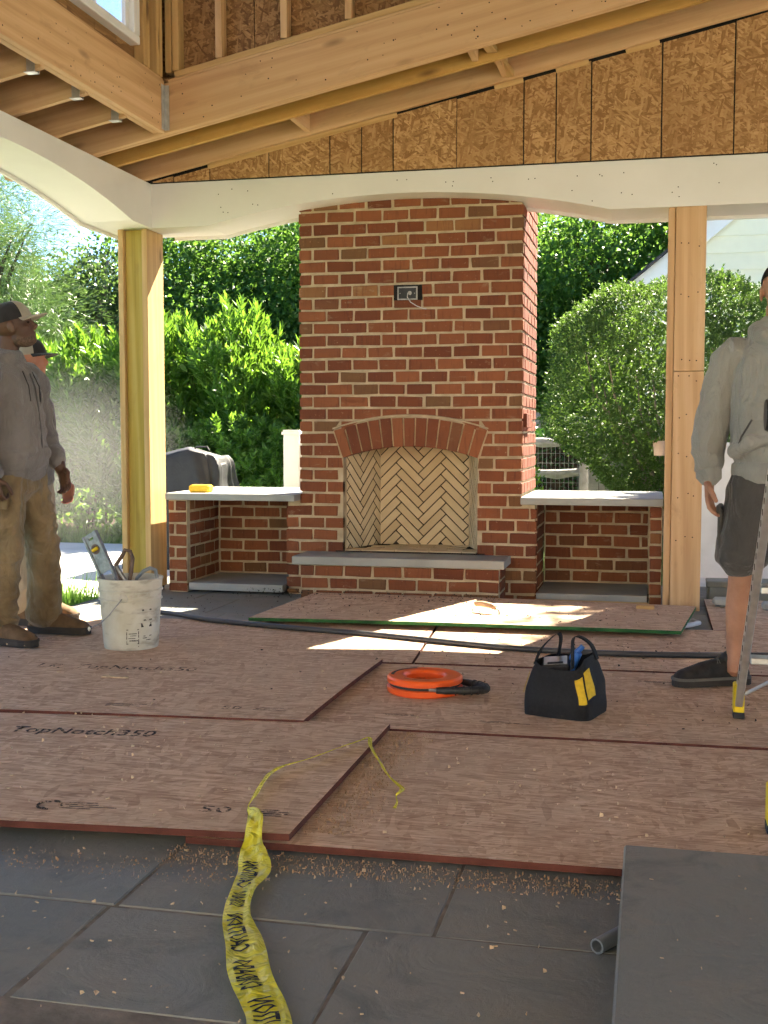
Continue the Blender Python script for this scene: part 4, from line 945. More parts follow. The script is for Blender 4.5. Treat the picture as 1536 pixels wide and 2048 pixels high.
cum = [0]
for k in range(1, n): cum.append(cum[-1] + (path[k][0] - path[k - 1][0]).length)
def k_at(s): return float(np.interp(s, cum, range(n)))
def tape_text(s, s0, L, v0, v1):
    cu = bpy.data.curves.new("t", 'FONT'); cu.body = s; cu.size = 1; cu.resolution_u = 1; cu.offset = .02
    to = bpy.data.objects.new("t", cu); COL.objects.link(to); dg = bpy.context.evaluated_depsgraph_get(); dg.update(); me = bpy.data.meshes.new_from_object(to.evaluated_get(dg)); bpy.data.objects.remove(to)
    bm = bmesh.new(); bm.from_mesh(me); bmesh.ops.triangulate(bm, faces=bm.faces); bmesh.ops.subdivide_edges(bm, edges=bm.edges, cuts=2, use_grid_fill=True); 
    xs = [v.co.x for v in bm.verts]; x0, x1 = min(xs), max(xs); ys = [v.co.y for v in bm.verts]; y0, y1 = min(ys), max(ys)
    for v in bm.verts:
        u = (v.co.x - x0) / (x1 - x0); vv = v0 + (v1 - v0) * (v.co.y - y0) / (y1 - y0); p = tape_pt(k_at(s0 + L * u), vv); v.co = p + Vector((0, 0, .0018))
    bm.to_mesh(me); bm.free(); me.materials.clear(); me.materials.append(MT['ink']); me.name = "tape_print"; return link("tape_print", me, tape)
for s_, a, L in (("CAUTION", .06, .17), ("CUIDADO", .27, .13), ("CAUTION", .44, .2), ("CUIDADO", .68, .08), ("CAUTION", .79, .15)): tape_text(s_, a, L, .12, .62)

# ---- grey conduit, loose slab, hose, loose pieces
m = MB(); d_ = Vector((.072, .115, 0)).normalized(); p0 = Vector((-.102, 2.49, .0172)); p1 = p0 + d_ * .42; q_ = []
e1 = Vector((-d_.y, d_.x, 0)); vs = []
for r_, p in ((.0168, p0), (.0168, p1), (.0128, p1), (.0128, p0)):
    for k in range(24): a = 2 * math.pi * k / 24; vs.append(p + e1 * r_ * math.cos(a) + Vector((0, 0, r_ * math.sin(a))))
m.add(vs, [(i * 24 + k, i * 24 + (k + 1) % 24, ((i + 1) % 4) * 24 + (k + 1) % 24, ((i + 1) % 4) * 24 + k) for i in range(4) for k in range(24)])
tag(m.build("conduit_pipe", MT['pvc'], None, True), "short length of grey plastic conduit under the loose stone slab", "pipe")
m = MB(); m.cbox(-.054, 1.15, 1.55, 2.945, .051, .086, .005, 0, .003, random.Random(1)); sl = m.build("stone_slab", MT['flag']); tag(sl, "large loose dark stone slab lapping the reddish floor panel", "stone slab")
for y in (1.75, 2.82): MB().box(.25, .95, y, y + .06, .0005, .0505).build("bearer", MT['lum'], sl)
hp = [(-2.95, 6.42, .056), (-2.719, 6.347, .058), (-2.45, 6.21, .056), (-2.15, 6.11, .056), (-1.849, 6.037, .054), (-1.5, 5.97, .054), (-1.182, 5.874, .054), (-.9, 5.79, .053), (-.574, 5.712, .053), (-.1, 5.70, .053), (.417, 5.781, .053), (1.2, 5.95, .053), (2.2, 6.2, .03)]
hq = []
for i in range(len(hp) - 1):
    for q in range(6):
        t = q / 6; a, b = Vector(hp[i]), Vector(hp[i + 1]); pm = Vector(hp[max(i - 1, 0)]); pn = Vector(hp[min(i + 2, len(hp) - 1)]); hq.append(.5 * ((2 * a) + (b - pm) * t + (2 * pm - 5 * a + 4 * b - pn) * t * t + (3 * a - pm - 3 * b + pn) * t ** 3))
tag(MB().tube(hq, .0145, 10).build("hose", MT['hose'], None, True), "dark flexible hose running across the floor panels", "hose")
tag(MB().tube([(.14, 6.60, .045), (.215, 6.655, .05), (.262, 6.74, .05), (.235, 6.80, .05), (.16, 6.78, .045)], .014, 10).build("conduit_bend", MT['pvcw'], None, True), "pale grey bent conduit beside the green edged panel corner", "conduit")
tr = thing("trowel", (-.9, 6.6, .078), "masonry trowel with worn wooden handle on the green edged panel", "trowel")
m = MB(); m.prism([(-.86, 6.52), (-.62, 6.50), (-.60, 6.56), (-.86, 6.60)], lambda u, v, d: (u, v, d), .0785, .0815); m.build("blade", MT['steel'], tr)
m = MB(); m.tube([(-.985, 6.66, .128), (-.94, 6.635, .133), (-.89, 6.61, .128), (-.858, 6.59, .118)], [.014, .017, .016, .012], 10); m.build("handle", MT['handlewood'], tr, True)
MB().tube([(-.858, 6.59, .118), (-.84, 6.58, .108), (-.836, 6.575, .0825)], .006, 8).build("tang", MT['steel'], tr, True)
tag(MB().cbox(-.085, .02, 6.99, 7.05, .078, .100, .003).build("wood_offcut", MT['lumy']), "small wood offcut on the green edged panel near the timber post", "offcut")
tag(MB().cbox(-2.30, -2.18, 4.59, 4.615, .064, .070, .002).xf(onfloor(0, 0, 0, 0)).build("wood_splinter", MT['chip']), "pale wood splinter on the lettered floor panel", "splinter")
sp = tag(MB().cbox(-3.16, -3.01, 7.68, 7.78, .6925, .745, .012).build("sponge", MT['sponge']), "yellow sponge lying on the stone counter top", "sponge")
# ---- debris
def litter(name, spots, mat, smin, smax, label, cat):
    m = MB(); r = random.Random(len(spots) + int(smax * 9999))
    for (x0, x1, y0, y1, z, n_) in spots:
        for _ in range(n_):
            x, y = r.uniform(x0, x1), r.uniform(y0, y1); L = r.uniform(smin, smax) * r.uniform(.4, 1); wd = L * r.uniform(.2, .6); a = r.uniform(0, 6.28); c, s_ = math.cos(a), math.sin(a); t = r.uniform(.001, .003)
            q = [(x + c * L * u - s_ * wd * v, y + s_ * L * u + c * wd * v) for u, v in ((-.5, -.5), (.5, -.35), (.4, .5), (-.5, .3))]
            ti = r.uniform(-.003, .003)
            m.add([(p[0], p[1], z + max(0, ti * k)) for k, p in enumerate(q)] + [(p[0], p[1], z + t + max(0, ti * k)) for k, p in enumerate(q)], [(4, 5, 6, 7), (0, 1, 5, 4), (1, 2, 6, 5), (2, 3, 7, 6), (3, 0, 4, 7)])
    o = m.build(name, mat); return tag(o, label, cat, None, "stuff")
litter("wood_chips", [(-3, -.1, 2.0, 2.9, .001, 240), (-1.2, .2, 2.72, 2.9, .001, 110), (-3.2, -.95, 2.95, 4.0, .0575, 260), (-3.4, -1.25, 4.15, 5.2, .0645, 190), (-.9, 1.0, 2.95, 4.1, .0295, 300), (-1.2, .9, 4.2, 5.3, .0345, 260), (-3.3, -1.1, 5.3, 6.2, .0415, 140), (-1.0, 1.0, 5.4, 6.2, .0395, 200), (-2.1, .2, 6.3, 7.1, .0835, 180), (.0, .5, 1.7, 2.8, .087, 30)], MT['chip'], .003, .013, "pale wood chips scattered over the floor", "wood chips")
litter("sawdust", [(-1.25, .1, 2.78, 2.905, .001, 1500), (-.92, -.80, 3.0, 4.1, .0295, 1500), (-.80, -.74, 3.0, 4.1, .0295, 250), (-.05, .4, 2.96, 3.02, .0295, 100), (-1.9, -1.0, 2.66, 2.80, .001, 350)], MT['dust'], .0015, .006, "brown sawdust drifts along the panel edges", "sawdust")
litter("dark_grit", [(-2.6, -.9, 6.95, 7.36, .0835, 320), (-2.1, .2, 6.3, 7.1, .0835, 130), (-3.3, .9, 4.2, 6.2, .0645, 60), (-3.2, -2.2, 6.5, 7.5, .001, 70), (-.9, .9, 4.2, 5.3, .0345, 60), (-1.0, 1.0, 5.4, 6.2, .0395, 110)], MT['grit'], .004, .018, "dark crumbs of mortar and grit near the hearth", "grit")

# ================================================================== step ladder
ld = thing("step_ladder", (.55, 3.9, .03), "aluminium step ladder with yellow feet at the edge of the floor panels", "ladder")
def rail(a, b, w_, t_, nm_="rail"): return board(nm_, a, b, w_, t_, (0, 1, 0), MT['alu'], ld)
FT = [(.330, 4.60, .035), (.336, 3.30, .03)]; TP = Vector((.405, 4.02, 1.15)); WD = .48
for f, (x, y, z) in enumerate(FT):
    for sgn in (0, 1):
        bx_ = x if not sgn else x + WD; tx_ = TP.x if not sgn else TP.x + .27
        a = Vector((bx_, y, z + .06)); b = Vector((tx_, TP.y + (.05 if f == 0 else -.05), TP.z)); o = rail(a, b, .075 if f == 0 else .05, .028)
        d = (b - a).normalized()
        m = MB(); m.cbox(-.02, .02, -.034, .034, -.005, .105, .005); m.xf(Matrix.Translation((bx_ - .0, y, z + .025))); m.build("foot_boot", MT['yellow'], o)
        m = MB(); m.cbox(-.021, .021, -.035, .035, 0, .026, .004); m.xf(Matrix.Translation((bx_, y, z - .001))); m.build("foot_pad", MT['rubber'], o)
        if f == 0:
            m = MB()
            for k in range(22): p = a.lerp(b, .1 + .038 * k); m.box(p.x - .0158, p.x - .0143, p.y - .02, p.y - .006, p.z - .011, p.z + .011)
            m.build("rail_slots", MT['dark'], o)
for t in (.22, .47, .72):
    a = Vector(FT[0]).lerp(TP + Vector((0, .05, 0)), t); b = (Vector(FT[0]) + Vector((WD, 0, 0))).lerp(TP + Vector((.27, .05, 0)), t)
    board("step", a + Vector((.012, -.005, 0)), b + Vector((-.012, -.005, 0)), .075, .024, (0, 1, 0), MT['alu'], ld)
a = Vector(FT[0]).lerp(TP, .09); b = (Vector(FT[0]) + Vector((WD / 2, 0, 0))).lerp(TP + Vector((.13, 0, 0)), .22)
board("brace", a + Vector((.013, 0, 0)), b, .03, .008, (0, 1, 0), MT['alu'], ld)
a2 = Vector(FT[1]).lerp(TP, .3); a2b = a2 + Vector((WD * .82, 0, 0)); board("rear_brace", a2, a2b, .03, .012, (0, 0, 1), MT['alu'], ld)
tc = MB().cbox(TP.x - .03, TP.x + .30, TP.y - .11, TP.y + .11, 1.150, 1.20, .012).build("top_cap", MT['vinyl'], ld)
m = MB(); m.lathe([(0, 0), (.05, 0), (.056, -.008), (.05, -.02), (.0, -.02)], n=24); m.xf(Matrix.Translation((TP.x - .032, TP.y, 1.172)) @ Matrix.Rotation(R(90), 4, 'Y') @ Matrix.Scale(1.2, 4, (0, 1, 0))); m.build("cap_end", MT['rubber'], tc, True)

# ================================================================== garden things behind
# vinyl fence post and panel
vf = thing("vinyl_fence", (-2.8, 9.05, -.05), "white vinyl fence post with moulded cap behind the brick chimney", "fence")
MB().cbox(-2.888, -2.758, 9.0, 9.13, -.07, 1.09, .004).build("post", MT['vinyl'], vf)
m = MB(); m.prism([(-2.90, 8.988), (-2.746, 8.988), (-2.746, 9.142), (-2.90, 9.142)], lambda u, v, d: (u, v, d), 1.091, 1.115); m.prism([(-2.89, 8.998), (-2.756, 8.998), (-2.756, 9.132), (-2.89, 9.132)], lambda u, v, d: (u, v, d), 1.1155, 1.13); m.build("post_cap", MT['vinyl'], vf)
for k in range(8): MB().cbox(-2.757 + k * .15, -2.757 + k * .15 + .147, 9.05, 9.075, .05, 1.0, .004).build("board", MT['vinyl'], vf)
MB().cbox(-2.757, -1.56, 9.04, 9.085, 1.0005, 1.05, .004).build("rail", MT['vinyl'], vf)
# covered grill
gr_ = thing("covered_grill", (-3.8, 9.5, -.05), "gas grill under a dark grey fabric cover behind the left counter", "grill")
nu, nv = 128, 30; vs = []
prf = [(.0, 1.0), (.4, 1.0), (.74, .985), (.80, .93), (.90, .72), (1.04, .50), (1.16, .25), (1.24, .0)]
for j in range(nv + 1):
    t = j / nv; rr_ = np.interp(t, np.linspace(0, 1, len(prf)), [p[0] for p in prf]); zz = np.interp(t, np.linspace(0, 1, len(prf)), [p[1] for p in prf])
    for i in range(nu):
        a = 2 * math.pi * i / nu; c, s_ = math.cos(a), math.sin(a); e = .42
        x = .40 * rr_ * math.copysign(abs(c) ** e, c); y = .28 * rr_ * math.copysign(abs(s_) ** e, s_)
        tri = lambda q: 2 * abs(q / (2 * math.pi) % 1 - .5) * 2 - 1
        fold = 1 + (.17 * tri(a * 6 + 1 + zz * 1.6) + .07 * tri(a * 15 + 3 * zz)) * max(0, 1.1 - zz) ** .6
        x *= fold; y *= fold; z = zz * 1.0 + (.035 * tri(x * 11 + y * 4) if zz > .9 else .02 * tri(a * 9 + zz * 14)); x += .03 * noise.noise(Vector((x * 6 + 3, y * 6, z * 5))); vs.append((-3.90 + x, 9.5 + y, -.05 + z))
m = MB(); m.add(vs, [(j * nu + i, j * nu + (i + 1) % nu, (j + 1) * nu + (i + 1) % nu, (j + 1) * nu + i) for j in range(nv) for i in range(nu)]); m.build("cover", MT['cover'], gr_, True)
m = MB(); m.tube([(-3.82, 9.42, .955), (-3.80, 9.42, .985), (-3.70, 9.42, .985), (-3.68, 9.42, .955)], .008, 6); m.build("top_handle", MT['cover'], gr_)
# picket fence far right
pf = thing("picket_fence", (-1.2, 17, 0), "weathered grey picket fence beyond the low clipped hedge", "fence")
for k in range(22):
    x = -2.2 + k * .105; hgt = 1.36 + .02 * math.sin(k * 2.1) + (.05 if k < 6 else 0)
    m = MB(); m.prism([(x, 0), (x + .09, 0), (x + .09, hgt - .03), (x + .045, hgt), (x, hgt - .03)], lambda u, v, d: (u, 17 + d, v), 0, .02); m.build("picket", MT['fence'], pf)
for z in (.4, 1.1): MB().box(-2.25, .2, 17.021, 17.06, z, z + .08).build("rail", MT['fence'], pf)
# split rail fence with wire mesh
rf = thing("split_rail_fence", (-.9, 11.5, 0), "old split rail fence backed with wire mesh beside the board gate", "fence")
for z, dz in ((.985, .04), (.69, .03), (.38, .02)):
    pts = [(-1.75 + .14 * k, 11.5 + .015 * math.sin(k * 2), z + dz * k / 8 + .012 * math.sin(k * 1.7 + z)) for k in range(9)]; MB().tube(pts, [.042 + .008 * math.sin(k * 2.3 + z * 9) for k in range(9)], 8).build("rail", MT['fence'], rf)
MB().cbox(-.70, -.60, 11.46, 11.56, -.08, 1.12, .01).build("post", MT['fence'], rf); MB().cbox(-1.80, -1.70, 11.46, 11.56, -.08, 1.12, .01).build("post", MT['fence'], rf)
m = MB()
for k in range(26): x = -1.72 + k * .042; m.box(x, x + .003, 11.43, 11.433, 0, 1.0)
for k in range(11): z = .05 + k * .095; m.box(-1.75, -.66, 11.426, 11.429, z, z + .0035)
tag(m.build("wire_mesh", MT['wire'], rf), kind="stuff")
gt = thing("board_gate", (-.3, 11.35, 0), "weathered grey board gate with a diagonal brace behind the clipped shrub", "gate")
for k in range(8):
    x = -.60 + k * .10; MB().cbox(x, x + .094, 11.34, 11.36, -.02, .94 - .045 * k + .012 * (k % 2), .003).build("board", MT['fence'], gt)
board("diagonal_brace", (-.50, 11.325, .36), (-.02, 11.325, .82), .08, .025, (0, 0, 1), MT['lumy'], gt)
# wire bird ornament on the hedge
m = MB(); m.tube([(-.80, 13.4, 1.06), (-.86, 13.4, 1.16), (-.93, 13.4, 1.22), (-.98, 13.4, 1.19), (-.95, 13.4, 1.11), (-.86, 13.4, 1.05), (-.76, 13.4, 1.03), (-.66, 13.4, 1.09), (-.60, 13.4, 1.12), (-.66, 13.4, 1.05), (-.78, 13.4, 1.0)], .009, 6); m.tube([(-.80, 13.4, 1.03), (-.80, 13.4, .0)], .008, 6)
tag(m.build("wire_ornament", MT['vinyl'], None, True), "white wire bird ornament on a stake beside the low hedge", "ornament")
pot = MB().lathe([(0, 0), (.05, 0), (.06, .1), (.066, .1), (.066, .12), (.055, .12), (.05, .02), (0, .02)], (.055, 9.9, .92), 20).build("hanging_pot", MT['terracotta'], None, True); tag(pot, "small pale hanging pot in front of the clipped shrub", "pot")
m = MB(); m.tube([(.055, 9.9, 1.03), (.04, 9.9, 1.1), (.10, 9.95, 1.25), (.14, 10.1, 1.5)], .003, 5); m.build("hanger", MT['wire'], pot)
# white wall and stone kerb on the right
wl = thing("white_wall", (1.9, 9.7, -.05), "low white rendered wall behind the man in cargo shorts", "wall"); MB().cbox(.30, 4.0, 9.6, 9.8, -.1, 1.0, .01).build("panel", MT['whitewall'], wl)
MB().cbox(.29, 4.02, 9.585, 9.815, 1.0005, 1.03, .006).build("coping", MT['whitewall'], wl)
kb = thing("stone_kerb", (1.3, 8.1, -.05), "rough dark stone kerb beside the right timber post", "kerb")
for k, (a, b) in enumerate(((.36, .98), (.99, 1.62), (1.63, 2.4))):
    MB().cbox(a, b, 7.96, 8.16, -.05, .10, .012, 0, .006, rnd).build("kerb_stone", MT['flag'], kb); MB().cbox(a - .005, b + .003, 7.945, 8.18, .101, .135, .006, 0, .005, rnd).build("cap_stone", MT['flag'], kb)
tag(MB().cbox(.375, .535, 7.50, 7.60, .032, .088, .014, 0, .004, rnd).build("loose_paver", MT['slab']), "loose grey paver on the floor next to the timber post", "paver")
tag(MB().cbox(.66, .85, 7.42, 7.52, .032, .082, .014, 0, .004, rnd).build("loose_paver", MT['slab']), "loose grey paver beyond the step ladder", "paver")
tag(MB().prism([(-4.9, 11.75), (-3.9, 11.75), (-3.9, 12.0), (-5.25, 12.0)], lambda u, v, d: (u, v, d), .02, .05).build("grey_plank", MT['fence']), "grey plank lying in the grass in front of the laurel hedge", "plank")
# house
hs_ = thing("house", (3.5, 15, 0), "pale cream clapboard house gable behind the clipped shrub", "house")
HXa, HZa, SL = -.30, 2.82, .815
rk = lambda x: HZa + SL * (x - HXa)
MB().prism([(HXa + .15, -.1), (6.8, -.1), (6.8, 5.), (3.2, rk(3.2) - .1), (HXa + .15, rk(HXa + .15) - .1)], lambda u, v, d: (u, 15.05 + d, v), 0, .1).build("wall", MT['siding'], hs_)
for k in range(26):
    z0, z1 = .0 + k * .205, .0 + k * .205 + .203
    xa = max(HXa + .12, HXa + (z1 - HZa + .04) / SL); xb = max(HXa + .12, HXa + (z0 - HZa + .04) / SL); 
    if xa > 6.3: break
    m = MB(); m.add([(xb, 15.03, z0), (6.8, 15.03, z0), (6.8, 15.048, z1), (xa, 15.048, z1), (xb, 15.0495, z0), (6.8, 15.0495, z0), (6.8, 15.0495, z1), (xa, 15.0495, z1)], [(0, 1, 2, 3), (0, 4, 5, 1), (0, 3, 7, 4), (3, 2, 6, 7), (4, 7, 6, 5), (1, 5, 6, 2)]); m.build("clapboard", MT['siding'], hs_)
board("rake_board", (HXa - .2, 14.99, rk(HXa - .2)), (3.2, 14.99, rk(3.2)), .20, .03, (0, 0, 1), MT['vinyl'], hs_)
board("roof", (HXa - .35, 17.4, rk(HXa - .35) + .15), (3.3, 17.4, rk(3.3) + .15), .03, 5.0, (0, 0, 1), MT['shingle'], hs_)
# added house wall out of view, its sunlit siding bounces fill light inside
mh = thing("fill_house", (0, -5.6, -.07), "added unseen house wall bouncing sunlight into the open end of the pavilion", "house")
MB().box(-9, 9, -6.2, -5.6, -.1, 5.2).build("wall", MT['fillsiding'], mh)
for k in range(26): MB().add([(-9, -5.57, k * .2), (9, -5.57, k * .2), (9, -5.595, k * .2 + .197), (-9, -5.595, k * .2 + .197), (-9, -5.599, k * .2), (9, -5.599, k * .2)], [(0, 1, 2, 3), (0, 4, 5, 1)]).build("clapboard", MT['fillsiding'], mh)
MB().prism([(-6.6, 5.0), (-5.1, 5.0), (-6.6, 5.9)], lambda u, v, d: (d, u, v), -9.3, 9.3).build("roof", MT['shingle'], mh)
for x in (-5, -1.5, 4): MB().box(x, x + 1.1, -5.565, -5.55, 1.0, 2.4).build("window", MT['vinyl'], mh)
mb = MB(); mb.box(-8, 8, -5.59, -4.001, -.12, -.02); struct("bounce_terrace", mb, MT['concrete'])  # unseen pale paving, added for warm sun bounce into the pavilion
# ================================================================== vegetation
def norm(a): return a / np.maximum(np.linalg.norm(a, axis=1, keepdims=True), 1e-9)
def leaf_mesh(name, P, D, Nn, L, Wd, mat, parent=None, fold=.25, tipw=.45):
    """one folded four-sided leaf per row"""
    D = norm(D); S = norm(np.cross(D, Nn)); U = np.cross(S, D); n = len(P); L = np.broadcast_to(L, (n,))[:, None]; Wd = np.broadcast_to(Wd, (n,))[:, None]
    mid = P + D * L * tipw
    V = np.stack([P, mid + S * Wd * .5 + U * Wd * fold, P + D * L - U * L * .08, mid - S * Wd * .5 + U * Wd * fold], 1).reshape(-1, 3)
    me = bpy.data.meshes.new(name); me.vertices.add(4 * n); me.vertices.foreach_set("co", V.astype(np.float32).ravel())
    me.loops.add(4 * n); me.loops.foreach_set("vertex_index", np.arange(4 * n, dtype=np.int32)); me.polygons.add(n)
    me.polygons.foreach_set("loop_start", np.arange(0, 4 * n, 4, dtype=np.int32)); me.polygons.foreach_set("loop_total", np.full(n, 4, np.int32))
    me.materials.append(mat); me.update(calc_edges=True); me.validate(); return link(name, me, parent)
def rvec(n): return norm(rng.normal(size=(n, 3)))
def shoots(base, dirs, per, stem, L, Wd, spread=.75):
    """leaves spiralling along short shoots -> arrays"""
    n = len(base); dirs = norm(dirs); k = np.arange(per); a = k * 2.4
    e1 = norm(np.cross(dirs, rvec(n))); e2 = np.cross(dirs, e1); P = []; D = []; Nn = []
    for i in range(per):
        f = i / max(per - 1, 1); ang = a[i] + rng.uniform(-.4, .4, n); out = e1 * np.cos(ang)[:, None] + e2 * np.sin(ang)[:, None]
        sp = spread * (1.25 - .9 * f); d = dirs + out * sp + rng.normal(size=(n, 3)) * .12
        P.append(base + dirs * (stem * f) + out * .004); D.append(d); Nn.append(dirs * 1.0 - out * .5 + rng.normal(size=(n, 3)) * .15)
    P, D, Nn = np.concatenate(P), np.concatenate(D), np.concatenate(Nn); m = len(P)
    return P, D, Nn, L * rng.uniform(.7, 1.15, m), Wd * rng.uniform(.8, 1.15, m)
# ---- laurel hedge
hg = thing("laurel_hedge", (-5.5, 12.8, 0), "tall bright green laurel hedge with upright leafy shoots", "hedge")
def hedge_top(x): return 1.92 + .16 * np.sin(x * 2.1 + 1) + .10 * np.sin(x * 5.3) + .34 * np.exp(-((x + 4.75) / .32) ** 2) + .12 * np.sin(x * 9.7 + 2)
n = 2600; x = rng.uniform(-9.2, -2.3, n); u = rng.random(n) ** .8; z = .1 + (hedge_top(x) - .12) * u; bulge = .35 * np.sin(x * 3.3) * .5 + .2 * np.sin(x * 7 + z * 4)
y = 12.35 + bulge + np.where(u > .9, rng.uniform(0, 1.2, n), rng.uniform(0, .35, n))
base = np.stack([x, y, z], 1); dirs = np.stack([rng.normal(0, .28, n), rng.normal(-.45, .25, n), rng.uniform(.55, 1.2, n)], 1)
P1 = shoots(base, dirs, 12, .17, .135, .040)
n = 900; x = rng.uniform(-9.2, -2.3, n); base = np.stack([x, 12.5 + rng.uniform(0, 1.0, n), hedge_top(x) - .05 + rng.uniform(-.1, .12, n)], 1); dirs = np.stack([rng.normal(0, .22, n), rng.normal(-.1, .22, n), np.ones(n)], 1)
P2 = shoots(base, dirs, 13, .26, .135, .036, .55)
leaf_mesh("shoots", *[np.concatenate(q) for q in zip(P1, P2)], MT['laurel'], hg)
n = 9000; x = rng.uniform(-9.3, -2.2, n); z = rng.random(n) * (hedge_top(x) - .1); leaf_mesh("inner_foliage", np.stack([x, rng.uniform(12.5, 13.6, n), z], 1), rvec(n), rvec(n), .14, .06, MT['laurel'], hg)
m = MB()
for k in range(40): xx = -9 + k * .17; m.tube([(xx, 13 + rnd.uniform(-.3, .3), -.05), (xx + rnd.uniform(-.15, .15), 12.9, .9), (xx + rnd.uniform(-.25, .25), 12.8, 1.75)], [.018, .013, .006], 5)
m.build("stems", MT['bark'], hg)
# lower shrub in front of the hedge
lh = thing("low_laurel_shrub", (-4.4, 11.7, 0), "lower mounded shrub with pale leaf rosettes behind the covered grill", "shrub")
n = 1300; x = rng.uniform(-5.6, -2.55, n); u = rng.random(n); tp = 1.16 + .07 * np.sin(x * 4) ; z = u * tp; y = 11.55 + .3 * np.maximum(0, u - .5) ** 2 * 4 + rng.uniform(-.05, .3, n) + .1 * np.sin(x * 6 + z * 5)
P1 = shoots(np.stack([x, y, z], 1), np.stack([rng.normal(0, .3, n), rng.normal(-.6, .25, n), rng.uniform(.4, 1, n)], 1), 9, .07, .085, .036, .95)
leaf_mesh("shoots", *P1, MT['laurel'], lh)
n = 3500; x = rng.uniform(-5.6, -2.55, n); leaf_mesh("inner_foliage", np.stack([x, rng.uniform(11.7, 12.2, n), rng.random(n) * 1.1], 1), rvec(n), rvec(n), .10, .045, MT['laurel'], lh)
# ---- clipped privet shrub
pv = thing("clipped_shrub", (.25, 10.7, 0), "large rounded clipped shrub standing between chimney and house", "shrub")
def privet(n, inner):
    d = rvec(n); C = np.array([.22, 10.75, 1.42]); Rr = np.array([1.12, .95, .98]) * (1 if not inner else .8)
    r = np.ones(n) if not inner else rng.random(n) ** .4
    d2 = np.sign(d) * np.abs(d) ** .82; P = C + d2 * Rr * (r * (1 + .05 * np.sin(d[:, 0] * 9) * np.sin(d[:, 2] * 8)))[:, None] + rng.normal(size=(n, 3)) * .035
    tp = np.clip((P[:, 2] - .1) / 1.1, 0, 1); P[:, 0] = .42 + (P[:, 0] - .42) * (.42 + .58 * tp ** .8); P[:, 1] = 10.75 + (P[:, 1] - 10.75) * (.5 + .5 * tp)
    return P, d
P, d = privet(23000, False); keep = (P[:, 2] > .35) & (noise_f := np.array([noise.noise(Vector(p) * 3.2) for p in P]) > -.32 + np.clip(.75 - P[:, 2], 0, .6) * .9); P, d = P[keep], d[keep]; n = len(P)
P1 = shoots(P, d + rng.normal(size=(n, 3)) * .35 + np.array([0, 0, .35]), 4, .03, .031, .018, .9)
leaf_mesh("foliage", *P1, MT['privet'], pv)
P, d = privet(9000, True); P = P[P[:, 2] > .6]; leaf_mesh("inner_foliage", P, rvec(len(P)), rvec(len(P)), .05, .03, MT['privet'], pv)
m = MB()
for k in range(34):
    a = rnd.uniform(0, 6.28); q = rnd.uniform(.2, .95); ex, ey = .25 + q * math.cos(a) * .95, 10.75 + q * math.sin(a) * .8; ez = rnd.uniform(1.1, 1.9)
    bx0 = .35 + .14 * math.cos(a); m.tube([(bx0, 10.75 + .1 * math.sin(a), -.06), (bx0 + (ex - bx0) * .4, 10.75 + (ey - 10.75) * .45, ez * .42), (ex * .9 + bx0 * .1, ey, ez * .8), (ex, ey, ez)], [.022, .017, .011, .005], 6)
m.build("stems", MT['barkgrey'], pv)
# ---- low boxwood hedge and small bush by the rail fence
bh = thing("low_box_hedge", (-1.2, 14, 0), "low dark clipped hedge running in front of the picket fence", "hedge")
n = 5000; x = rng.uniform(-2.6, .2, n); u = rng.random(n); P = np.stack([x, np.where(u < .6, 13.75 + rng.normal(0, .03, n), rng.uniform(13.75, 14.4, n)), np.where(u < .6, rng.random(n) * 1.08, 1.09 + rng.normal(0, .03, n))], 1)
leaf_mesh("foliage", P, rvec(n) + np.array([0, -.4, .6]), rvec(n), .05, .03, MT['box'], bh); MB().box(-2.6, .2, 13.8, 14.35, 0, 1.03).build("inner_mass", MT['soil'], bh)
sb = thing("small_bush", (-1.25, 10.6, 0), "small yellow green bush growing beside the brick chimney", "bush")
n = 700; P = np.array([-1.2, 10.7, .55]) + rvec(n) * np.array([.22, .2, .42]) * rng.random((n, 1)) ** .4; leaf_mesh("foliage", P, rvec(n) + np.array([0, 0, .5]), rvec(n), .07, .035, MT['laurel'], sb)
m = MB()
for k in range(7): m.tube([(-1.2, 10.7, -.06), (-1.2 + rnd.uniform(-.1, .1), 10.7, .4), (-1.2 + rnd.uniform(-.2, .2), 10.7 + rnd.uniform(-.1, .1), .8)], [.008, .006, .003], 5)
m.build("stems", MT['bark'], sb)
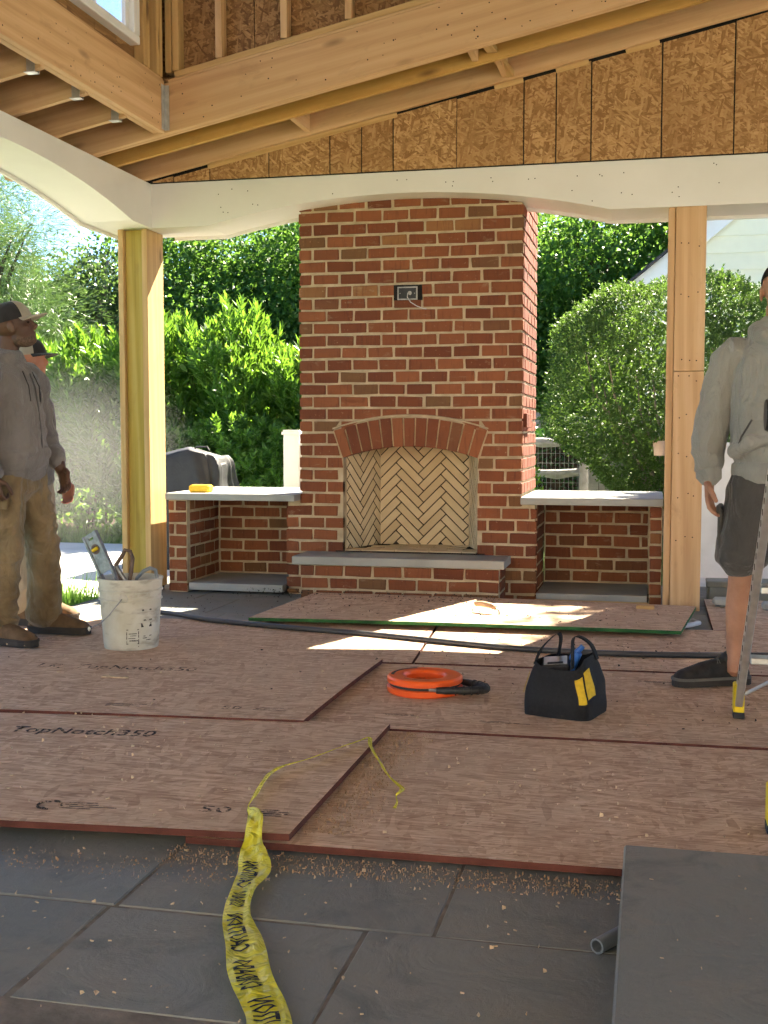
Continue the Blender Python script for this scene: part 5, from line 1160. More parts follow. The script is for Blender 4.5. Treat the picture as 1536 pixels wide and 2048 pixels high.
# ---- trees
def tree(name, label, x, y, H, crown, mat, leaf, nclump, per, group="trees behind the garden", bark='bark', lean=(0, 0), needle=False, low=None, crad=.45, gap=.0):
    """crown: list of ellipsoids (cx,cy,cz,rx,ry,rz) relative to the base"""
    t = thing(name, (x, y, -.07), label, "tree", group); m = MB(); r = random.Random(int(x * 31 + y * 17) & 1023); base = np.array([x, y, -.07])
    tr = .05 + H * .018; top_ = Vector((x + lean[0], y + lean[1], H * .8)); pts = [Vector((x, y, -.07)).lerp(top_, k / 6) + Vector((r.uniform(-1, 1), r.uniform(-1, 1), 0)) * .02 * H * (k > 0) for k in range(7)]
    m.tube(pts, [tr * (1 - .8 * k / 6) for k in range(7)], 8)
    C = []; vol = np.array([c[3] * c[4] * c[5] for c in crown]); vol = vol / vol.sum()
    for c, f in zip(crown, vol):
        k = max(3, int(nclump * f)); d = norm(rng.normal(size=(k, 3))); rr = rng.random((k, 1)) ** .38; C.append(base + np.array(c[:3]) + d * rr * np.array(c[3:]))
    C = np.concatenate(C); C = C[C[:, 2] > (low or .4)]
    for c in C[:: max(1, len(C) // 34)]:
        tz = max(.25 * H, c[2] - .25 * H * r.uniform(.6, 1.2)); f = min(1, max(0, tz / (H * .8))); p0 = pts[0].lerp(top_, f); c = Vector(c); mid = p0.lerp(c, .5) + Vector((0, 0, .12 * (c - p0).length)); m.tube([p0, mid, c], [tr * .42 * (1 - .6 * f), tr * .24, tr * .07], 5)
    m.build("trunk", MT[bark], t)
    n = len(C) * per; cc = np.repeat(C, per, 0); sz = np.repeat(rng.uniform(.6, 1.25, len(C)), per)[:, None] * crad
    off = rng.normal(size=(n, 3)) * sz * np.array([1, 1, .55]); P = cc + off; P = P
    if needle: D = norm(off + rng.normal(size=(n, 3)) * .25 * crad); Nn = rvec(n)
    else: D = rvec(n) + np.array([0, 0, -.25]); Nn = rvec(n) + np.array([0, 0, 1.1])
    keep = P[:, 2] > (low or .3); P, D, Nn = P[keep], D[keep], Nn[keep]; n = len(P)
    leaf_mesh("crown", P, D, Nn, leaf[0] * rng.uniform(.7, 1.3, n), leaf[1] * rng.uniform(.7, 1.3, n), mat, t); return t
tree("maple_tree", "dark green maple behind the laurel hedge beside the chimney", -5.6, 20.5, 6.0, [(0, 0, 3.5, 2.4, 1.8, 1.9), (1.7, -.5, 2.7, 1.7, 1.3, 1.5), (-1.7, -.4, 2.6, 1.6, 1.3, 1.4)], MT['maple'], (.085, .07), 260, 270, crad=.38)
tree("maple_tree", "dense maple filling the gap left of the brick chimney", -8.4, 21.5, 6.2, [(0, 0, 3.6, 2.4, 1.6, 2.0), (.8, -.5, 2.2, 2.2, 1.2, 1.5)], MT['maple'], (.085, .07), 210, 270, crad=.40)
tree("sparse_tree", "grey green tree with bare twigs showing beyond the laurel hedge", -9.6, 19.6, 5.2, [(0, 0, 3.0, 1.5, 1.2, 1.3), (1.0, 0, 2.2, 1.2, 1, 1.0), (-.9, 0, 3.6, 1., 1, .8)], MT['oak'], (.085, .06), 120, 90, bark='barkgrey', crad=.33)
tree("sparse_tree", "loose pale green tree leaning over the hedge near the men", -11.4, 20.4, 5.6, [(0, 0, 3.1, 1.5, 1.2, 1.6), (.9, -.4, 2.2, 1.2, .9, 1.2), (1.2, 0, 3.8, .9, .9, .9)], MT['oak'], (.085, .06), 130, 90, bark='barkgrey', crad=.35)
tree("pine_tree", "tall soft needled pine beyond the patio edge", -10.5, 17.4, 6, [(0, 0, 2.8, 1.6, 1.2, 1.1), (-.2, 0, 4.0, 1.3, 1.0, .9), (.2, -.3, 1.9, 1.3, .9, .8)], MT['pine'], (.15, .010), 150, 320, crad=.30, needle=True)
tree("pine_tree", "pine with spreading upper boughs against the blue sky", -11.9, 19, 8, [(0, 0, 3.2, 1.6, 1.4, 1.6), (.1, 0, 5.4, 1.2, 1.2, 1.5), (1.1, 0, 4.9, .9, .5, .3)], MT['pine'], (.15, .010), 150, 300, crad=.30, needle=True)
tree("maple_tree", "sunlit maple right of the chimney above the picket fence", -1.0, 20.8, 6, [(0, 0, 3.5, 2.0, 1.6, 1.9), (.9, -.6, 2.7, 1.4, 1.2, 1.1), (-.9, -.4, 2.6, 1.2, 1.2, 1.1)], MT['maple'], (.08, .068), 210, 270, crad=.36)
tree("maple_tree", "tall maple spreading above the house roof edge", 1.6, 22.5, 7, [(0, 0, 4.5, 2.2, 1.6, 1.9), (-1.5, -.3, 3.6, 1.4, 1.3, 1.4)], MT['maple'], (.08, .068), 190, 250, crad=.40)
tree("shade_tree", "broad tree arching over the concrete and shading the right counter", 5.5, 14.0, 10, [(-.95, -.8, 7.1, 2.35, 2.6, 1.5), (1.5, 0, 7.6, 2., 2., 1.6)], MT['maple'], (.14, .12), 420, 150, crad=.27, low=4.6)
tree("maple_tree", "far maple closing the view behind the picket fence", -3.1, 24, 6.5, [(0, 0, 3.9, 3.2, 1.8, 2.1), (0, 0, 2.0, 3.0, 1.5, 1.5)], MT['maple'], (.11, .09), 200, 220, crad=.5)
# far wood closing the horizon, one mass
n = 60000; a = rng.uniform(-1.15, .75, n); r_ = rng.uniform(27, 33, n); tp = 4.6 + .8 * np.sin(a * 17) + .6 * np.sin(a * 41 + 1) + .5 * np.sin(a * 7 + 2); z = rng.random(n) ** .8 * tp
o = leaf_mesh("far_wood", np.stack([np.sin(a) * r_, np.cos(a) * r_, z], 1), rvec(n), rvec(n) + np.array([0, -.3, .9]), .34, .28, MT['maple']); tag(o, "distant wood of dark green trees closing the view", "wood", None, "stuff")
# ---- grass blades
def blades(n, x0, x1, y0, y1, h0, h1): 
    P = np.stack([rng.uniform(x0, x1, n), rng.uniform(y0, y1, n), np.full(n, -.076)], 1); return P, np.stack([rng.normal(0, .3, n), rng.normal(0, .3, n), np.ones(n)], 1), rvec(n) * np.array([1, 1, .1]), rng.uniform(h0, h1, n), rng.uniform(.004, .008, n)
B = [blades(9000, -8.6, -3.9, 11.22, 12.6, .06, .17), blades(2600, -4.6, -3.66, 6.3, 7.5, .08, .20), blades(2500, -6, -3.7, 3.5, 6.3, .05, .12), blades(200, -4.6, -3.68, 7.3, 7.52, .15, .32), blades(40, -6.6, -4.5, 11.5, 12.2, .25, .45)]
tag(leaf_mesh("grass", *[np.concatenate(q) for q in zip(*B)], MT['grass'], None, .1, .3), "unmown sunlit grass beside the patio and walkway", "grass", None, "stuff")
# ---- sunlit dust hanging over the walkway behind the men
g = bpy.data.materials.new("dust_air"); g.use_nodes = True; T_ = g.node_tree; T_.nodes.clear(); N_ = lambda t, **k: T_.nodes.new("ShaderNode" + t)
tc_ = N_("TexCoord"); ln = N_("VectorMath"); ln.operation = 'LENGTH'; T_.links.new(tc_.outputs["Object"], ln.inputs[0])
mr = N_("MapRange"); mr.interpolation_type = 'SMOOTHSTEP'; mr.inputs[1].default_value = .15; mr.inputs[2].default_value = 1.; mr.inputs[3].default_value = .075; mr.inputs[4].default_value = 0.; T_.links.new(ln.outputs["Value"], mr.inputs[0])
vo_ = N_("VolumePrincipled"); ou_ = N_("OutputMaterial"); vo_.inputs["Color"].default_value = (.95, .93, .90, 1); vo_.inputs["Anisotropy"].default_value = .3
T_.links.new(mr.outputs[0], vo_.inputs["Density"]); T_.links.new(vo_.outputs[0], ou_.inputs["Volume"])
o = link("dust_haze", MB().ell((0, 0, 0), (1, 1, 1), 24, 16).mesh("dust_haze", g), None, Matrix.Translation((-4.95, 9.35, .85)) @ Matrix.Diagonal((1.2, 1.7, 1.05, 1)))
tag(o, "pale sunlit dust hanging in the air over the concrete walkway", "dust", None, "stuff")
# ================================================================== people
def remesh(mb, vox, it=6, wr=None):
    me = mb.mesh("tmp", MT['white']); o = bpy.data.objects.new("tmp", me); COL.objects.link(o)
    a = o.modifiers.new("r", 'REMESH'); a.mode = 'VOXEL'; a.voxel_size = vox
    s = o.modifiers.new("s", 'SMOOTH'); s.factor = .5; s.iterations = it
    dg = bpy.context.evaluated_depsgraph_get(); dg.update(); r = bpy.data.meshes.new_from_object(o.evaluated_get(dg)); bpy.data.objects.remove(o)
    if wr:
        amp, scl, seed = wr; n = len(r.vertices); co = np.zeros(n * 3); r.vertices.foreach_get("co", co); co = co.reshape(-1, 3); no = np.array([v.normal[:] for v in r.vertices])
        d = np.array([1 - abs(noise.noise(Vector((p[0] * scl[0] + seed, p[1] * scl[1], p[2] * scl[2] + .6 * noise.noise(Vector(p) * 5))))) * 2 for p in co]); co += no * (amp * d)[:, None]; r.vertices.foreach_set("co", co.ravel())
    r.polygons.foreach_set("use_smooth", [True] * len(r.polygons)); r.update(); return r
def part(name, me, mat, parent, M): 
    me.materials.clear(); me.materials.append(mat); me.transform(M); me.name = name; return link(name, me, parent)
def head_mb(mb, c, Mh, neck):
    """face looks along +x of Mh; c = centre of the head"""
    q = MB(); 
    q.ell((-.012, 0, .032), (.100, .077, .088), 18, 12); q.ell((.030, 0, -.022), (.062, .062, .080), 16, 10); q.ell((.052, 0, -.080), (.036, .040, .030), 12, 8); q.ell((.012, 0, -.062), (.055, .056, .045), 14, 8)
    q.ell((.070, 0, .026), (.026, .050, .014), 12, 8)                                   # brow
    q.limb([(.080, 0, .018), (.096, 0, -.006), (.106, 0, -.022)], [.010, .011, .014], (0, 1, 0), 10); q.ell((.096, 0, -.030), (.013, .018, .009), 10, 6)
    q.ell((.082, 0, -.052), (.016, .026, .007), 10, 6); q.ell((.079, 0, -.064), (.015, .022, .008), 10, 6); q.ell((.072, 0, -.092), (.018, .024, .014), 10, 6)
    for s in (-1, 1):
        q.ell((-.006, s * .079, -.006), (.020, .008, .032), 10, 8, rot=Matrix.Rotation(.2 * s, 3, 'Z')); q.ell((.055, s * .040, -.022), (.026, .020, .022), 10, 8)
    q.xf(Matrix.Translation(c) @ Mh); mb.add(q.v, q.f)
def hand_mb(mb, wrist, d, palm_n, thumb_side, curl=.5, s=1., spread=.12):
    """d: direction of the fingers, palm_n: normal out of the palm, thumb_side: direction towards the thumb"""
    d, pn = Vector(d).normalized(), Vector(palm_n); pn = (pn - d * pn.dot(d)).normalized(); th = Vector(thumb_side); th = (th - d * th.dot(d) - pn * th.dot(pn)).normalized(); w = Vector(wrist)
    mb.limb([w - d * .03 * s, w, w + d * .035 * s, w + d * .075 * s, w + d * .098 * s], [(.028 * s, .021 * s), (.028 * s, .019 * s), (.037 * s, .017 * s), (.042 * s, .015 * s), (.040 * s, .012 * s)], th, 14)
    for k, (off, L) in enumerate(((.030, .072), (.010, .080), (-.011, .075), (-.030, .060))):
        p = w + d * .088 * s + th * off * s; pts = [p]; a = curl * .35; dd = d + th * off * spread * 12
        for j, seg in enumerate((.45, .32, .25)):
            dirn = (dd.normalized() * math.cos(a) + pn * math.sin(a)); p = p + dirn * L * seg * s; pts.append(p); a += curl * (.75 if j == 0 else .55)
        mb.limb(pts, [.0098 * s, .0094 * s, .0086 * s, .0072 * s], th, 10)
    b = w + d * .02 * s + th * .026 * s; e = b + (d * .45 + th * .62 + pn * .35).normalized() * .042 * s; f = e + (d * .85 + th * .12 + pn * .45).normalized() * .034 * s; g_ = f + (d * .95 - th * .10 + pn * .4).normalized() * .028 * s
    mb.limb([b, e, f, g_], [.016 * s, .0125 * s, .0110 * s, .0085 * s], pn, 10)
def shoe(parent, heel, toe_dir, z, L, boot, mats, name="boot"):
    d = Vector((*toe_dir, 0)).normalized(); sdv = Vector((-d.y, d.x, 0)); h = Vector((*heel, z)); up = Vector((0, 0, 1)); m = MB()
    sec = []
    prof = [(.0, .034, .050, .058), (.06, .040, .056, .062), (.13, .042, .066, .066), (.20, .045, .058, .056), (.26, .049, .046, .045), (.30, .047, .039, .038), (.32, .037, .031, .031)]
    for t, wd, hh, cz in prof:
        t *= L / .33; sec.append((h + d * t + up * (hh * .9), wd, hh * .82, sdv, up))
    m.loft(sec, 18); ank = [(h + d * .055 + up * .07, .040, .046, sdv, d), (h + d * .05 + up * (.13 if boot else .112), .046, .056, sdv, d), (h + d * .045 + up * (.19 if boot else .130), .045, .056, sdv, d)]; m.loft(ank, 16)
    o = part(name, remesh(m, .006, 5, (.002, (30, 30, 30), 3)), mats[0], parent, Matrix.Identity(4))
    sm = MB(); out = []
    for t, wd in ((-.025, .02), (-.01, .034), (.05, .043), (.13, .043), (.2, .048), (.26, .053), (.30, .048), (.325, .034), (.337, .015)): out.append((t * L / .33, wd))
    poly = [(t, wd) for t, wd in out] + [(t, -wd) for t, wd in reversed(out)]
    sm.prism(poly, lambda u, v, q: h + d * u + sdv * v + up * q, .0, .026); sm.build("sole", mats[1], o); sm = MB(); sm.prism([(u * 1.012, v * 1.03) for u, v in poly], lambda u, v, q: h + d * u + sdv * v + up * q, .0262, .038); sm.build("midsole", mats[3] if len(mats) > 3 else mats[1], o)
    lm = MB()
    for k in range(5):
        t = (.13 + .028 * k) * L / .33; zc = .108 - .012 * k; c = h + d * t + up * zc; lm.tube([c - sdv * .03 - up * .012, c + up * .006, c + sdv * .03 + d * .012 - up * .012], .0035, 5); lm.tube([c + sdv * .03 - up * .012, c + up * .008, c - sdv * .03 + d * .012 - up * .012], .0035, 5)
    lm.build("laces", mats[2], o, True); return o
def cap(parent, c, Mh, crown_mat, brim_mat):
    """baseball cap in head space"""
    q = MB(); n = 24; vs = []; rings = 8
    for i in range(rings + 1):
        th = (math.pi / 2) * (1 - i / rings) ; z = .105 * math.sin(th) if i else .105
        for k in range(n):
            a = 2 * math.pi * k / n; rr = math.cos(th) ** .75 if i else .02; vs.append((-.008 + .110 * rr * math.cos(a), .086 * rr * math.sin(a), .030 + z))
    q.add(vs, [(i * n + k, i * n + (k + 1) % n, (i + 1) * n + (k + 1) % n, (i + 1) * n + k) for i in range(rings) for k in range(n)]); b = len(q.v)
    q.xf(Matrix.Translation(c) @ Mh); o = q.build("cap", crown_mat, parent, True)
    # front panel in the brim's colour
    q = MB(); vs = []; N = 12
    for i in range(9):
        th = (math.pi / 2) * (.93 * i / 8)
        for k in range(N + 1):
            a = R(-52) + R(104) * k / N; rr = math.cos(th) ** .75; vs.append((-.008 + .1115 * rr * math.cos(a), .0875 * rr * math.sin(a), .0305 + .1065 * math.sin(th)))
    q.add(vs, [(i * (N + 1) + k, i * (N + 1) + k + 1, (i + 1) * (N + 1) + k + 1, (i + 1) * (N + 1) + k) for i in range(8) for k in range(N)]); q.xf(Matrix.Translation(c) @ Mh); q.build("front_panel", brim_mat, o, True)
    q = MB(); vs = []; J = 6
    for dz in (0, .005):
        for j in range(J + 1):
            for k in range(N + 1):
                a = R(-62) + R(124) * k / N; r0 = .102 + .078 * (j / J) * max(0, math.cos(a * 1.15)) ** .6; vs.append((-.008 + r0 * math.cos(a) * 1.05, .086 * math.sin(a) * (1 + .12 * j / J), .033 + dz - .012 * (math.sin(a) ** 2) * (j / J + .4) - .008 * j / J))
    K = (J + 1) * (N + 1); fs = []
    for dz in (0, 1): fs += [(dz * K + j * (N + 1) + k, dz * K + j * (N + 1) + k + 1, dz * K + (j + 1) * (N + 1) + k + 1, dz * K + (j + 1) * (N + 1) + k) for j in range(J) for k in range(N)]
    fs += [(J * (N + 1) + k, J * (N + 1) + k + 1, K + J * (N + 1) + k + 1, K + J * (N + 1) + k) for k in range(N)]
    q.add(vs, fs); q.xf(Matrix.Translation(c) @ Mh); q.build("brim", brim_mat, o, True); return o

def core_mb(b, arms, legs, k=1.):
    b.loft([(Vector((x, 0, z)), a, w, Vector((1, 0, 0)), Vector((0, 1, 0))) for x, z, a, w in ((.01, .82, .09, .13), (.01, .95, .09, .12), (.01, 1.1, .09, .12), (.0, 1.28, .09, .14), (-.015, 1.40, .07, .11), (-.02, 1.46, .055, .06))], 16)
    for p in arms: b.limb(p, [.045] + [.038] * (len(p) - 2) + [.026])
    for p in legs: b.limb(p, [.07] + [.045] * (len(p) - 2) + [.036])
# ---------------- man in taupe hoodie, local frame: faces +x, his left is +y
def worker_left():
    t = thing("person", (-3.14, 5.47, .045), "man in a cap, taupe zip hoodie and stained khaki trousers beside the bucket", "person")
    M = Matrix.Translation((-3.22, 5.47, .045)) @ Matrix.Rotation(R(-2), 4, 'Z') @ Matrix.Scale(.98, 4); I4 = Matrix.Identity(4)
    hc = Vector((.035, 0, 1.635)); Mh = Matrix.Rotation(R(24), 4, 'Z') @ Matrix.Rotation(R(-16), 4, 'Y')
    b = MB(); head_mb(b, hc, Mh, None); b.limb([(-.03, 0, 1.42), (-.015, 0, 1.50), (.0, 0, 1.58)], [.066, .060, .060])
    core_mb(b, [[(-.01, -.10, 1.38), (-.015, -.232, 1.34), (-.02, -.27, 1.15), (.045, -.25, .885), (.055, -.245, .84)], [(-.01, .10, 1.38), (0, .232, 1.34), (.02, .27, 1.10), (.155, .205, .925), (.175, .20, .88)]], [[(.01, -.085, .86), (.035, -.125, .50), (.0, -.14, .10)], [(.02, .085, .86), (.085, .15, .5), (.06, .19, .1)]])
    # hands (right hangs as a loose fist, left tucked in the pocket edge)
    hand_mb(b, (.055, -.245, .865), (.12, .05, -1), (.25, 1, .05), (1, -.1, .1), 1.75, 1.02); hand_mb(b, (.175, .20, .90), (.30, -.05, -1), (-.3, -1, 0), (.8, -.3, .2), .9, 1.0)
    part("body", remesh(b, .0045, 4), MT['skin_dark'], t, M)
    e = MB(); 
    for s in (-1, 1): e.ell((.078, s * .032, .004), (.008, .012, .006), 8, 6)
    e.xf(M @ Matrix.Translation(hc) @ Mh); e.build("eyes", MT['eye'], t, True)
    bd = MB(); bd.ell((.040, 0, -.084), (.052, .050, .031), 16, 10); bd.ell((.014, 0, -.066), (.056, .0575, .040), 14, 8); bd.xf(Matrix.Translation(hc) @ Mh); part("beard", remesh(bd, .006, 4), MT['beard'], t, M)
    h = MB()
    h.loft([(Vector((x, 0, z)), a, w, Vector((1, 0, 0)), Vector((0, 1, 0))) for x, z, a, w in ((.02, .885, .135, .178), (.022, .93, .150, .195), (.02, 1.05, .150, .195), (.012, 1.18, .143, .195), (.0, 1.30, .135, .200), (-.012, 1.39, .118, .195), (-.02, 1.45, .085, .135), (-.015, 1.50, .070, .085))], 22)
    h.limb([(-.01, -.165, 1.40), (-.015, -.232, 1.35), (-.02, -.265, 1.22), (-.015, -.275, 1.10), (.015, -.270, .98), (.045, -.250, .885)], [.074, .080, .072, .066, .060, .050]); h.limb([(.045, -.252, .90), (.05, -.247, .868)], [.049, .047])
    h.limb([(-.01, .165, 1.40), (-.0, .232, 1.35), (.0, .262, 1.22), (.02, .27, 1.10), (.09, .24, 1.0), (.155, .205, .925)], [.074, .080, .072, .064, .057, .048])
    h.limb([(-.075, -.10, 1.46), (-.11, 0, 1.47), (-.075, .10, 1.46)], [.042, .062, .042]); h.limb([(-.06, -.085, 1.475), (.0, -.082, 1.455), (.055, -.05, 1.425), (.09, 0, 1.39)], [.030, .026, .022, .016]); h.limb([(-.06, .085, 1.475), (.0, .082, 1.455), (.055, .05, 1.425), (.09, 0, 1.39)], [.030, .026, .022, .016])
    h.limb([(.09, -.15, .96), (.16, -.06, 1.0), (.165, .05, 1.0), (.10, .14, .96)], [.035, .03, .03, .035])
    ho = part("hoodie", remesh(h, .0065, 7, (.011, (7, 7, 13), 2)), MT['hoodie_dark'], t, M)
    q = MB(); q.loft([(Vector((.02, 0, zz)), .146 * k, .190 * k, Vector((1, 0, 0)), Vector((0, 1, 0))) for zz, k in ((.865, .98), (.89, 1.), (.92, .985))], 36); q.xf(M); q.build('hem_band', MT['hoodie_dark'], ho, True)
    z = MB(); zp = [(.158, .012, .90), (.172, .012, .96), (.175, .012, 1.03), (.170, .01, 1.12), (.159, .008, 1.22), (.146, .006, 1.32), (.118, .004, 1.395)]; z.tube([M @ Vector(p) for p in zp], .005, 6); z.build("zip", MT['lace'], ho)
    for s in (-1, 1): MB().tube([M @ Vector(p) for p in ((.105, s * .045, 1.405), (.142, s * .05, 1.33), (.150, s * .045, 1.25))], .003, 5).build("drawstring", MT['capdark'], ho)
    lg = MB(); lg.ell((0, 0, 0), (.004, .045, .055), 14, 8, rot=Matrix.Rotation(R(30), 3, 'Z')); lg.xf(M @ Matrix.Translation((.130, .085, 1.255))); lg.build("chest_print", MT['capdark'], ho, True)
    p = MB(); p.loft([(Vector((.015, 0, z)), a, w, Vector((1, 0, 0)), Vector((0, 1, 0))) for z, a, w in ((.80, .125, .170), (.88, .122, .168), (.95, .118, .165))], 20)
    p.limb([(.01, -.085, .86), (.015, -.105, .70), (.035, -.125, .50), (.02, -.135, .30), (.0, -.14, .10)], [(.098, .112), (.092, .105), (.078, .088), (.072, .082), (.072, .088)], (0, 1, 0)); p.limb([(.02, .085, .86), (.05, .115, .70), (.085, .15, .50), (.075, .175, .30), (.06, .19, .10)], [(.098, .112), (.092, .105), (.080, .090), (.073, .084), (.073, .090)], (0, 1, 0))
    for s, x in ((-.14, .0), (.19, .06)): p.limb([(x, s, .13), (x, s, .085)], [(.082, .098), (.078, .095)], (0, 1, 0))
    po = part("trousers", remesh(p, .0065, 6, (.012, (7, 7, 14), 6)), MT['khaki'], t, M)
    q = MB(); q.cbox(.03, .10, -.205, -.198, .70, .83, .003); q.xf(M); q.build("side_pocket", MT['khaki'], po)
    for hl, ang in (((-.075, -.145), -12), ((-.01, .19), 4)):
        w_ = M @ Vector((*hl, 0)); dv = Matrix.Rotation(R(ang), 3, 'Z') @ Vector((1, 0, 0)); shoe(t, (w_.x, w_.y), (dv.x, dv.y), .045, .315, True, (MT['boot'], MT['sole'], MT['lace']))
    cap(t, M @ hc, (M.to_3x3() @ Mh.to_3x3()).to_4x4(), MT['capdark'], MT['capbeige'])
worker_left()
# ---------------- second man behind him
def worker_behind():
    t = thing("person", (-3.36, 6.22, .0), "man in a grey tee and pale trousers mostly hidden behind the hooded man", "person")
    M = Matrix.Translation((-3.44, 6.02, .042)) @ Matrix.Rotation(R(2), 4, 'Z') @ Matrix.Scale(.92, 4)
    hc = Vector((.03, 0, 1.60)); Mh = Matrix.Rotation(R(-4), 4, 'Y')
    b = MB(); head_mb(b, hc, Mh, None); b.limb([(-.03, 0, 1.40), (-.015, 0, 1.48), (.0, 0, 1.56)], [.062, .057, .057])
    core_mb(b, [[(-.01, s * .10, 1.36), (0, s * .2, 1.30), (.0, s * .225, 1.18)] for s in (-1, 1)], [[(.01, s * .08, .84), (.035, s * .115, .48), (.0, s * .125, .09)] for s in (-1, 1)])
    b.limb([(-.0, -.225, 1.20), (.01, -.235, 1.08), (.05, -.23, .95), (.075, -.225, .86)], [.046, .043, .036, .029]); hand_mb(b, (.078, -.225, .855), (.15, 0, -1), (-.1, 1, 0), (1, 0, .1), .9, 1.)
    b.limb([(.0, .225, 1.20), (.02, .24, 1.08), (.09, .235, .95), (.13, .225, .86)], [.046, .043, .036, .029]); hand_mb(b, (.132, .225, .855), (.2, 0, -1), (-.1, -1, 0), (1, 0, .1), .9, 1.)
    part("body", remesh(b, .0055, 4), MT['skin_red'], t, M)
    h = MB(); h.loft([(Vector((x, 0, z)), a, w, Vector((1, 0, 0)), Vector((0, 1, 0))) for x, z, a, w in ((.02, .86, .125, .165), (.02, 1.0, .128, .172), (.012, 1.15, .128, .18), (.0, 1.30, .12, .185), (-.012, 1.38, .10, .165), (-.02, 1.43, .07, .10))], 20)
    for s in (-1, 1): h.limb([(-.01, s * .15, 1.37), (-.0, s * .205, 1.32), (.0, s * .228, 1.22), (.0, s * .235, 1.14)], [.068, .072, .066, .066])
    part("tee_shirt", remesh(h, .008, 6, (.004, (9, 9, 14), 9)), MT['tee'], t, M)
    p = MB(); p.loft([(Vector((.015, 0, z)), a, w, Vector((1, 0, 0)), Vector((0, 1, 0))) for z, a, w in ((.78, .118, .16), (.86, .116, .158), (.92, .112, .155))], 18)
    for s in (-1, 1): p.limb([(.01, s * .08, .84), (.02, s * .10, .68), (.035, s * .115, .48), (.02, s * .12, .28), (.0, s * .125, .09)], [(.09, .105), (.086, .10), (.074, .084), (.068, .078), (.068, .082)], (0, 1, 0))
    part("trousers", remesh(p, .008, 6, (.005, (9, 9, 15), 4)), MT['palepants'], t, M)
    for s in (-.125, .125):
        w_ = M @ Vector((-.06, s, 0)); shoe(t, (w_.x, w_.y), (1, -.1), .042, .30, True, (MT['boot'], MT['sole'], MT['lace']))
    cap(t, M @ hc, (M.to_3x3() @ Mh.to_3x3()).to_4x4(), MT['capbeige'], MT['capdark'])
worker_behind()
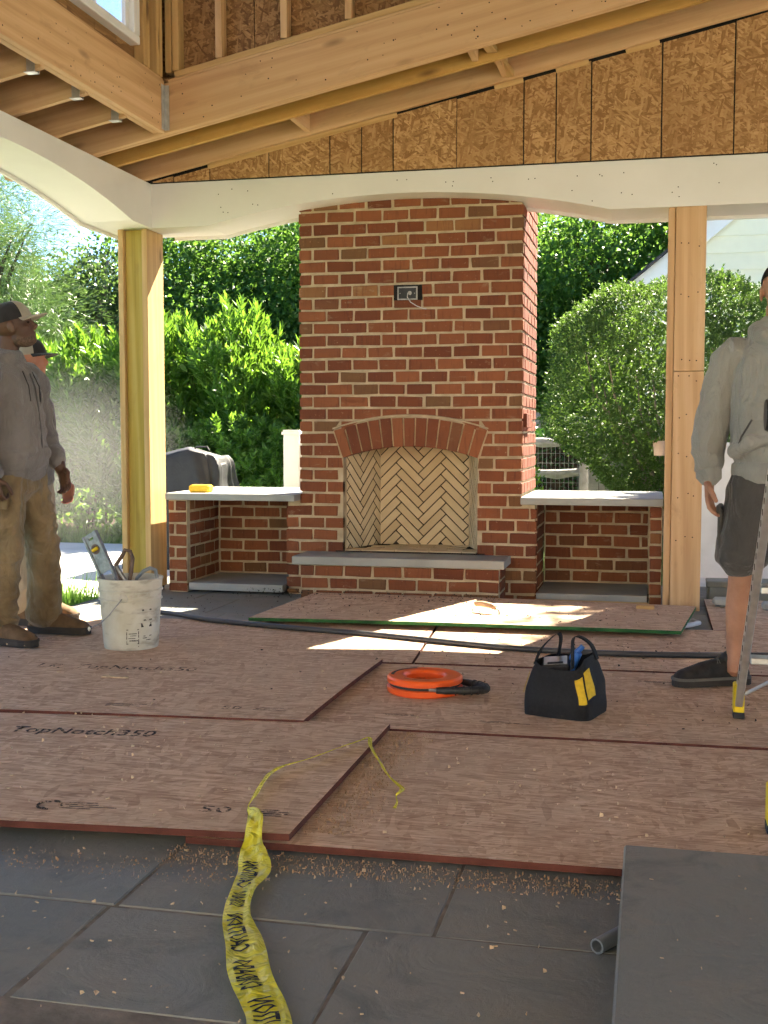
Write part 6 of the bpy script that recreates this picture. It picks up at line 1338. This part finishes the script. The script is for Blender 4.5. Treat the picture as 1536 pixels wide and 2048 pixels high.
# ---------------- man in light hoodie and cargo shorts, local frame: faces +x, rotated to face the camera
def worker_right():
    t = thing("person", (.46, 5.15, .035), "man in a pale grey hoodie, cargo shorts and black shoes standing by the ladder", "person")
    M = Matrix.Translation((.508, 5.16, .036)) @ Matrix.Rotation(R(-97), 4, 'Z')      # his right (-y local) is towards -x world
    hc = Vector((.03, .0, 1.655)); Mh = Matrix.Rotation(R(6), 4, 'Z')
    b = MB(); head_mb(b, hc, Mh, None); b.limb([(-.03, 0, 1.44), (-.015, 0, 1.52), (.0, 0, 1.60)], [.068, .062, .062])
    core_mb(b, [[(-.01, s * .10, 1.38), (-.015, s * .20, 1.36), (-.01, s * .265, 1.12), (.048, s * .275, .925), (.05, s * .273, .86)] for s in (-1, 1)], [[(.0, s * .09, .86), (.0, s * .115, .60)] for s in (-1, 1)])
    hand_mb(b, (.05, -.273, .885), (.10, .04, -1), (.2, 1, 0), (1, .15, .1), .62, 1.05, .10); hand_mb(b, (.05, .273, .885), (.10, -.04, -1), (.2, -1, 0), (1, -.15, .1), .7, 1.05)
    for s, kx in ((-1, 0), (1, 0)):
        b.limb([(.0, s * .115, .60), (.012, s * .130, .50), (-.008, s * .137, .42), (-.022, s * .142, .33), (-.012, s * .150, .22), (.0, s * .155, .13), (.005, s * .157, .06)], [.075, (.060, .064), (.056, .062), (.060, .066), (.047, .052), (.036, .042), (.038, .05)], (0, 1, 0), 16); b.ell((.03, s * .133, .475), (.036, .042, .042))
    part("body", remesh(b, .0045, 4), MT['skin_tan'], t, M)
    e = MB()
    for s in (-1, 1): e.ell((.078, s * .032, .004), (.008, .012, .006), 8, 6)
    e.xf(M @ Matrix.Translation(hc) @ Mh); e.build("eyes", MT['eye'], t, True)
    hr = MB(); vs = []; n = 24
    for i in range(9):
        th = math.pi * .5 * (i / 8) * .98
        for k in range(n):
            a = 2 * math.pi * k / n; cf = max(0, math.cos(a)); rr = math.sin(th); vs.append((-.014 + .104 * rr * math.cos(a) - .012 * cf * (i / 8), .0815 * rr * math.sin(a), .036 + .0925 * math.cos(th) + .030 * cf * (i / 8) ** 2 - .035 * max(0, -math.cos(a)) * (i / 8) ** 3))
    hr.add(vs, [(i * n + k, i * n + (k + 1) % n, (i + 1) * n + (k + 1) % n, (i + 1) * n + k) for i in range(8) for k in range(n)]); hr.xf(M @ Matrix.Translation(hc) @ Mh); hr.build("hair", MT['hair'], t, True)
    h = MB(); h.loft([(Vector((x, 0, z)), a, w, Vector((1, 0, 0)), Vector((0, 1, 0))) for x, z, a, w in ((.01, .925, .120, .165), (.012, .955, .124, .168), (.015, .985, .142, .184), (.015, 1.08, .145, .188), (.01, 1.20, .140, .188), (.0, 1.33, .134, .19), (-.01, 1.42, .112, .175), (-.02, 1.48, .082, .125), (-.012, 1.53, .072, .09))], 24)
    for s in (-1, 1):
        h.limb([(-.01, s * .155, 1.42), (-.015, s * .205, 1.375), (-.018, s * .242, 1.25), (-.01, s * .268, 1.12), (.015, s * .282, 1.03), (.04, s * .280, .955), (.048, s * .276, .925)], [.070, .074, .070, .068, .066, .060, .052]); h.limb([(.046, s * .276, .935), (.05, s * .274, .895)], [.047, .046])
    h.limb([(-.075, -.10, 1.485), (-.11, 0, 1.49), (-.075, .10, 1.485)], [.045, .064, .045])
    for s in (-1, 1): h.limb([(-.05, s * .092, 1.51), (.01, s * .092, 1.495), (.07, s * .065, 1.47), (.105, s * .01, 1.43)], [.034, .032, .028, .022])
    h.limb([(.11, -.17, 1.0), (.155, -.10, 1.04), (.165, 0, 1.05), (.155, .10, 1.04), (.11, .17, 1.0)], [.03, .028, .026, .028, .03])
    ho = part("hoodie", remesh(h, .0065, 7, (.010, (6, 6, 11), 5)), MT['hoodie_light'], t, M)
    def band(c0, c1, a, w, nm_, e1=(1, 0, 0), e2=(0, 1, 0)):
        q = MB(); q.loft([(Vector(c0), a, w, Vector(e1), Vector(e2)), (Vector(c0).lerp(Vector(c1), .5), a * 1.012, w * 1.012, Vector(e1), Vector(e2)), (Vector(c1), a, w, Vector(e1), Vector(e2))], 40); q.xf(M); q.build(nm_, MT['hoodie_light'], ho, True)
    band((.012, 0, .885), (.012, 0, .945), .136, .186, "hem_band")
    for s in (-1, 1): band((.049, s * .2745, .885), (.045, s * .2765, .935), .053, .053, "cuff")
    MB().tube([M @ Vector(p) for p in ((.135, -.165, .99), (.165, -.14, 1.06), (.168, -.10, 1.13))], .004, 5).build("pocket_seam", MT['shorts'], ho)
    p = MB(); p.loft([(Vector((.01, 0, z)), a, w, Vector((1, 0, 0)), Vector((0, 1, 0))) for z, a, w in ((.80, .125, .180), (.88, .124, .176), (.96, .118, .168))], 20)
    for s in (-1, 1): p.limb([(.008, s * .090, .88), (.01, s * .112, .75), (.012, s * .128, .64), (.012, s * .135, .555), (.012, s * .136, .535)], [(.100, .115), (.102, .118), (.103, .116), (.105, .116), (.104, .115)], (0, 1, 0), 18)
    po = part("cargo_shorts", remesh(p, .0065, 5, (.009, (7, 7, 12), 8)), MT['shorts'], t, M)
    for s in (-1, 1):
        q = MB(); q.cbox(-.05, .075, s * .222 - .012, s * .222 + .008, .60, .76, .006); q.xf(M); pk = q.build("cargo_pocket", MT['shorts'], po)
        q = MB(); q.cbox(-.055, .08, s * .228 - .012, s * .228 + .008, .725, .775, .005); q.xf(M); q.build("pocket_flap", MT['shorts'], po)
    w_ = M @ Vector((-.02, -.157, 0)); shoe(t, (w_.x + .04, w_.y + .02), (-.92, -.38), .036, .315, False, (MT['sneaker'], MT['sole'], MT['lace'], MT['midsole']), "shoe")
    w_ = M @ Vector((-.05, .157, 0)); shoe(t, (w_.x, w_.y), (.35, -.93), .036, .315, False, (MT['sneaker'], MT['sole'], MT['lace'], MT['midsole']), "shoe")
worker_right()
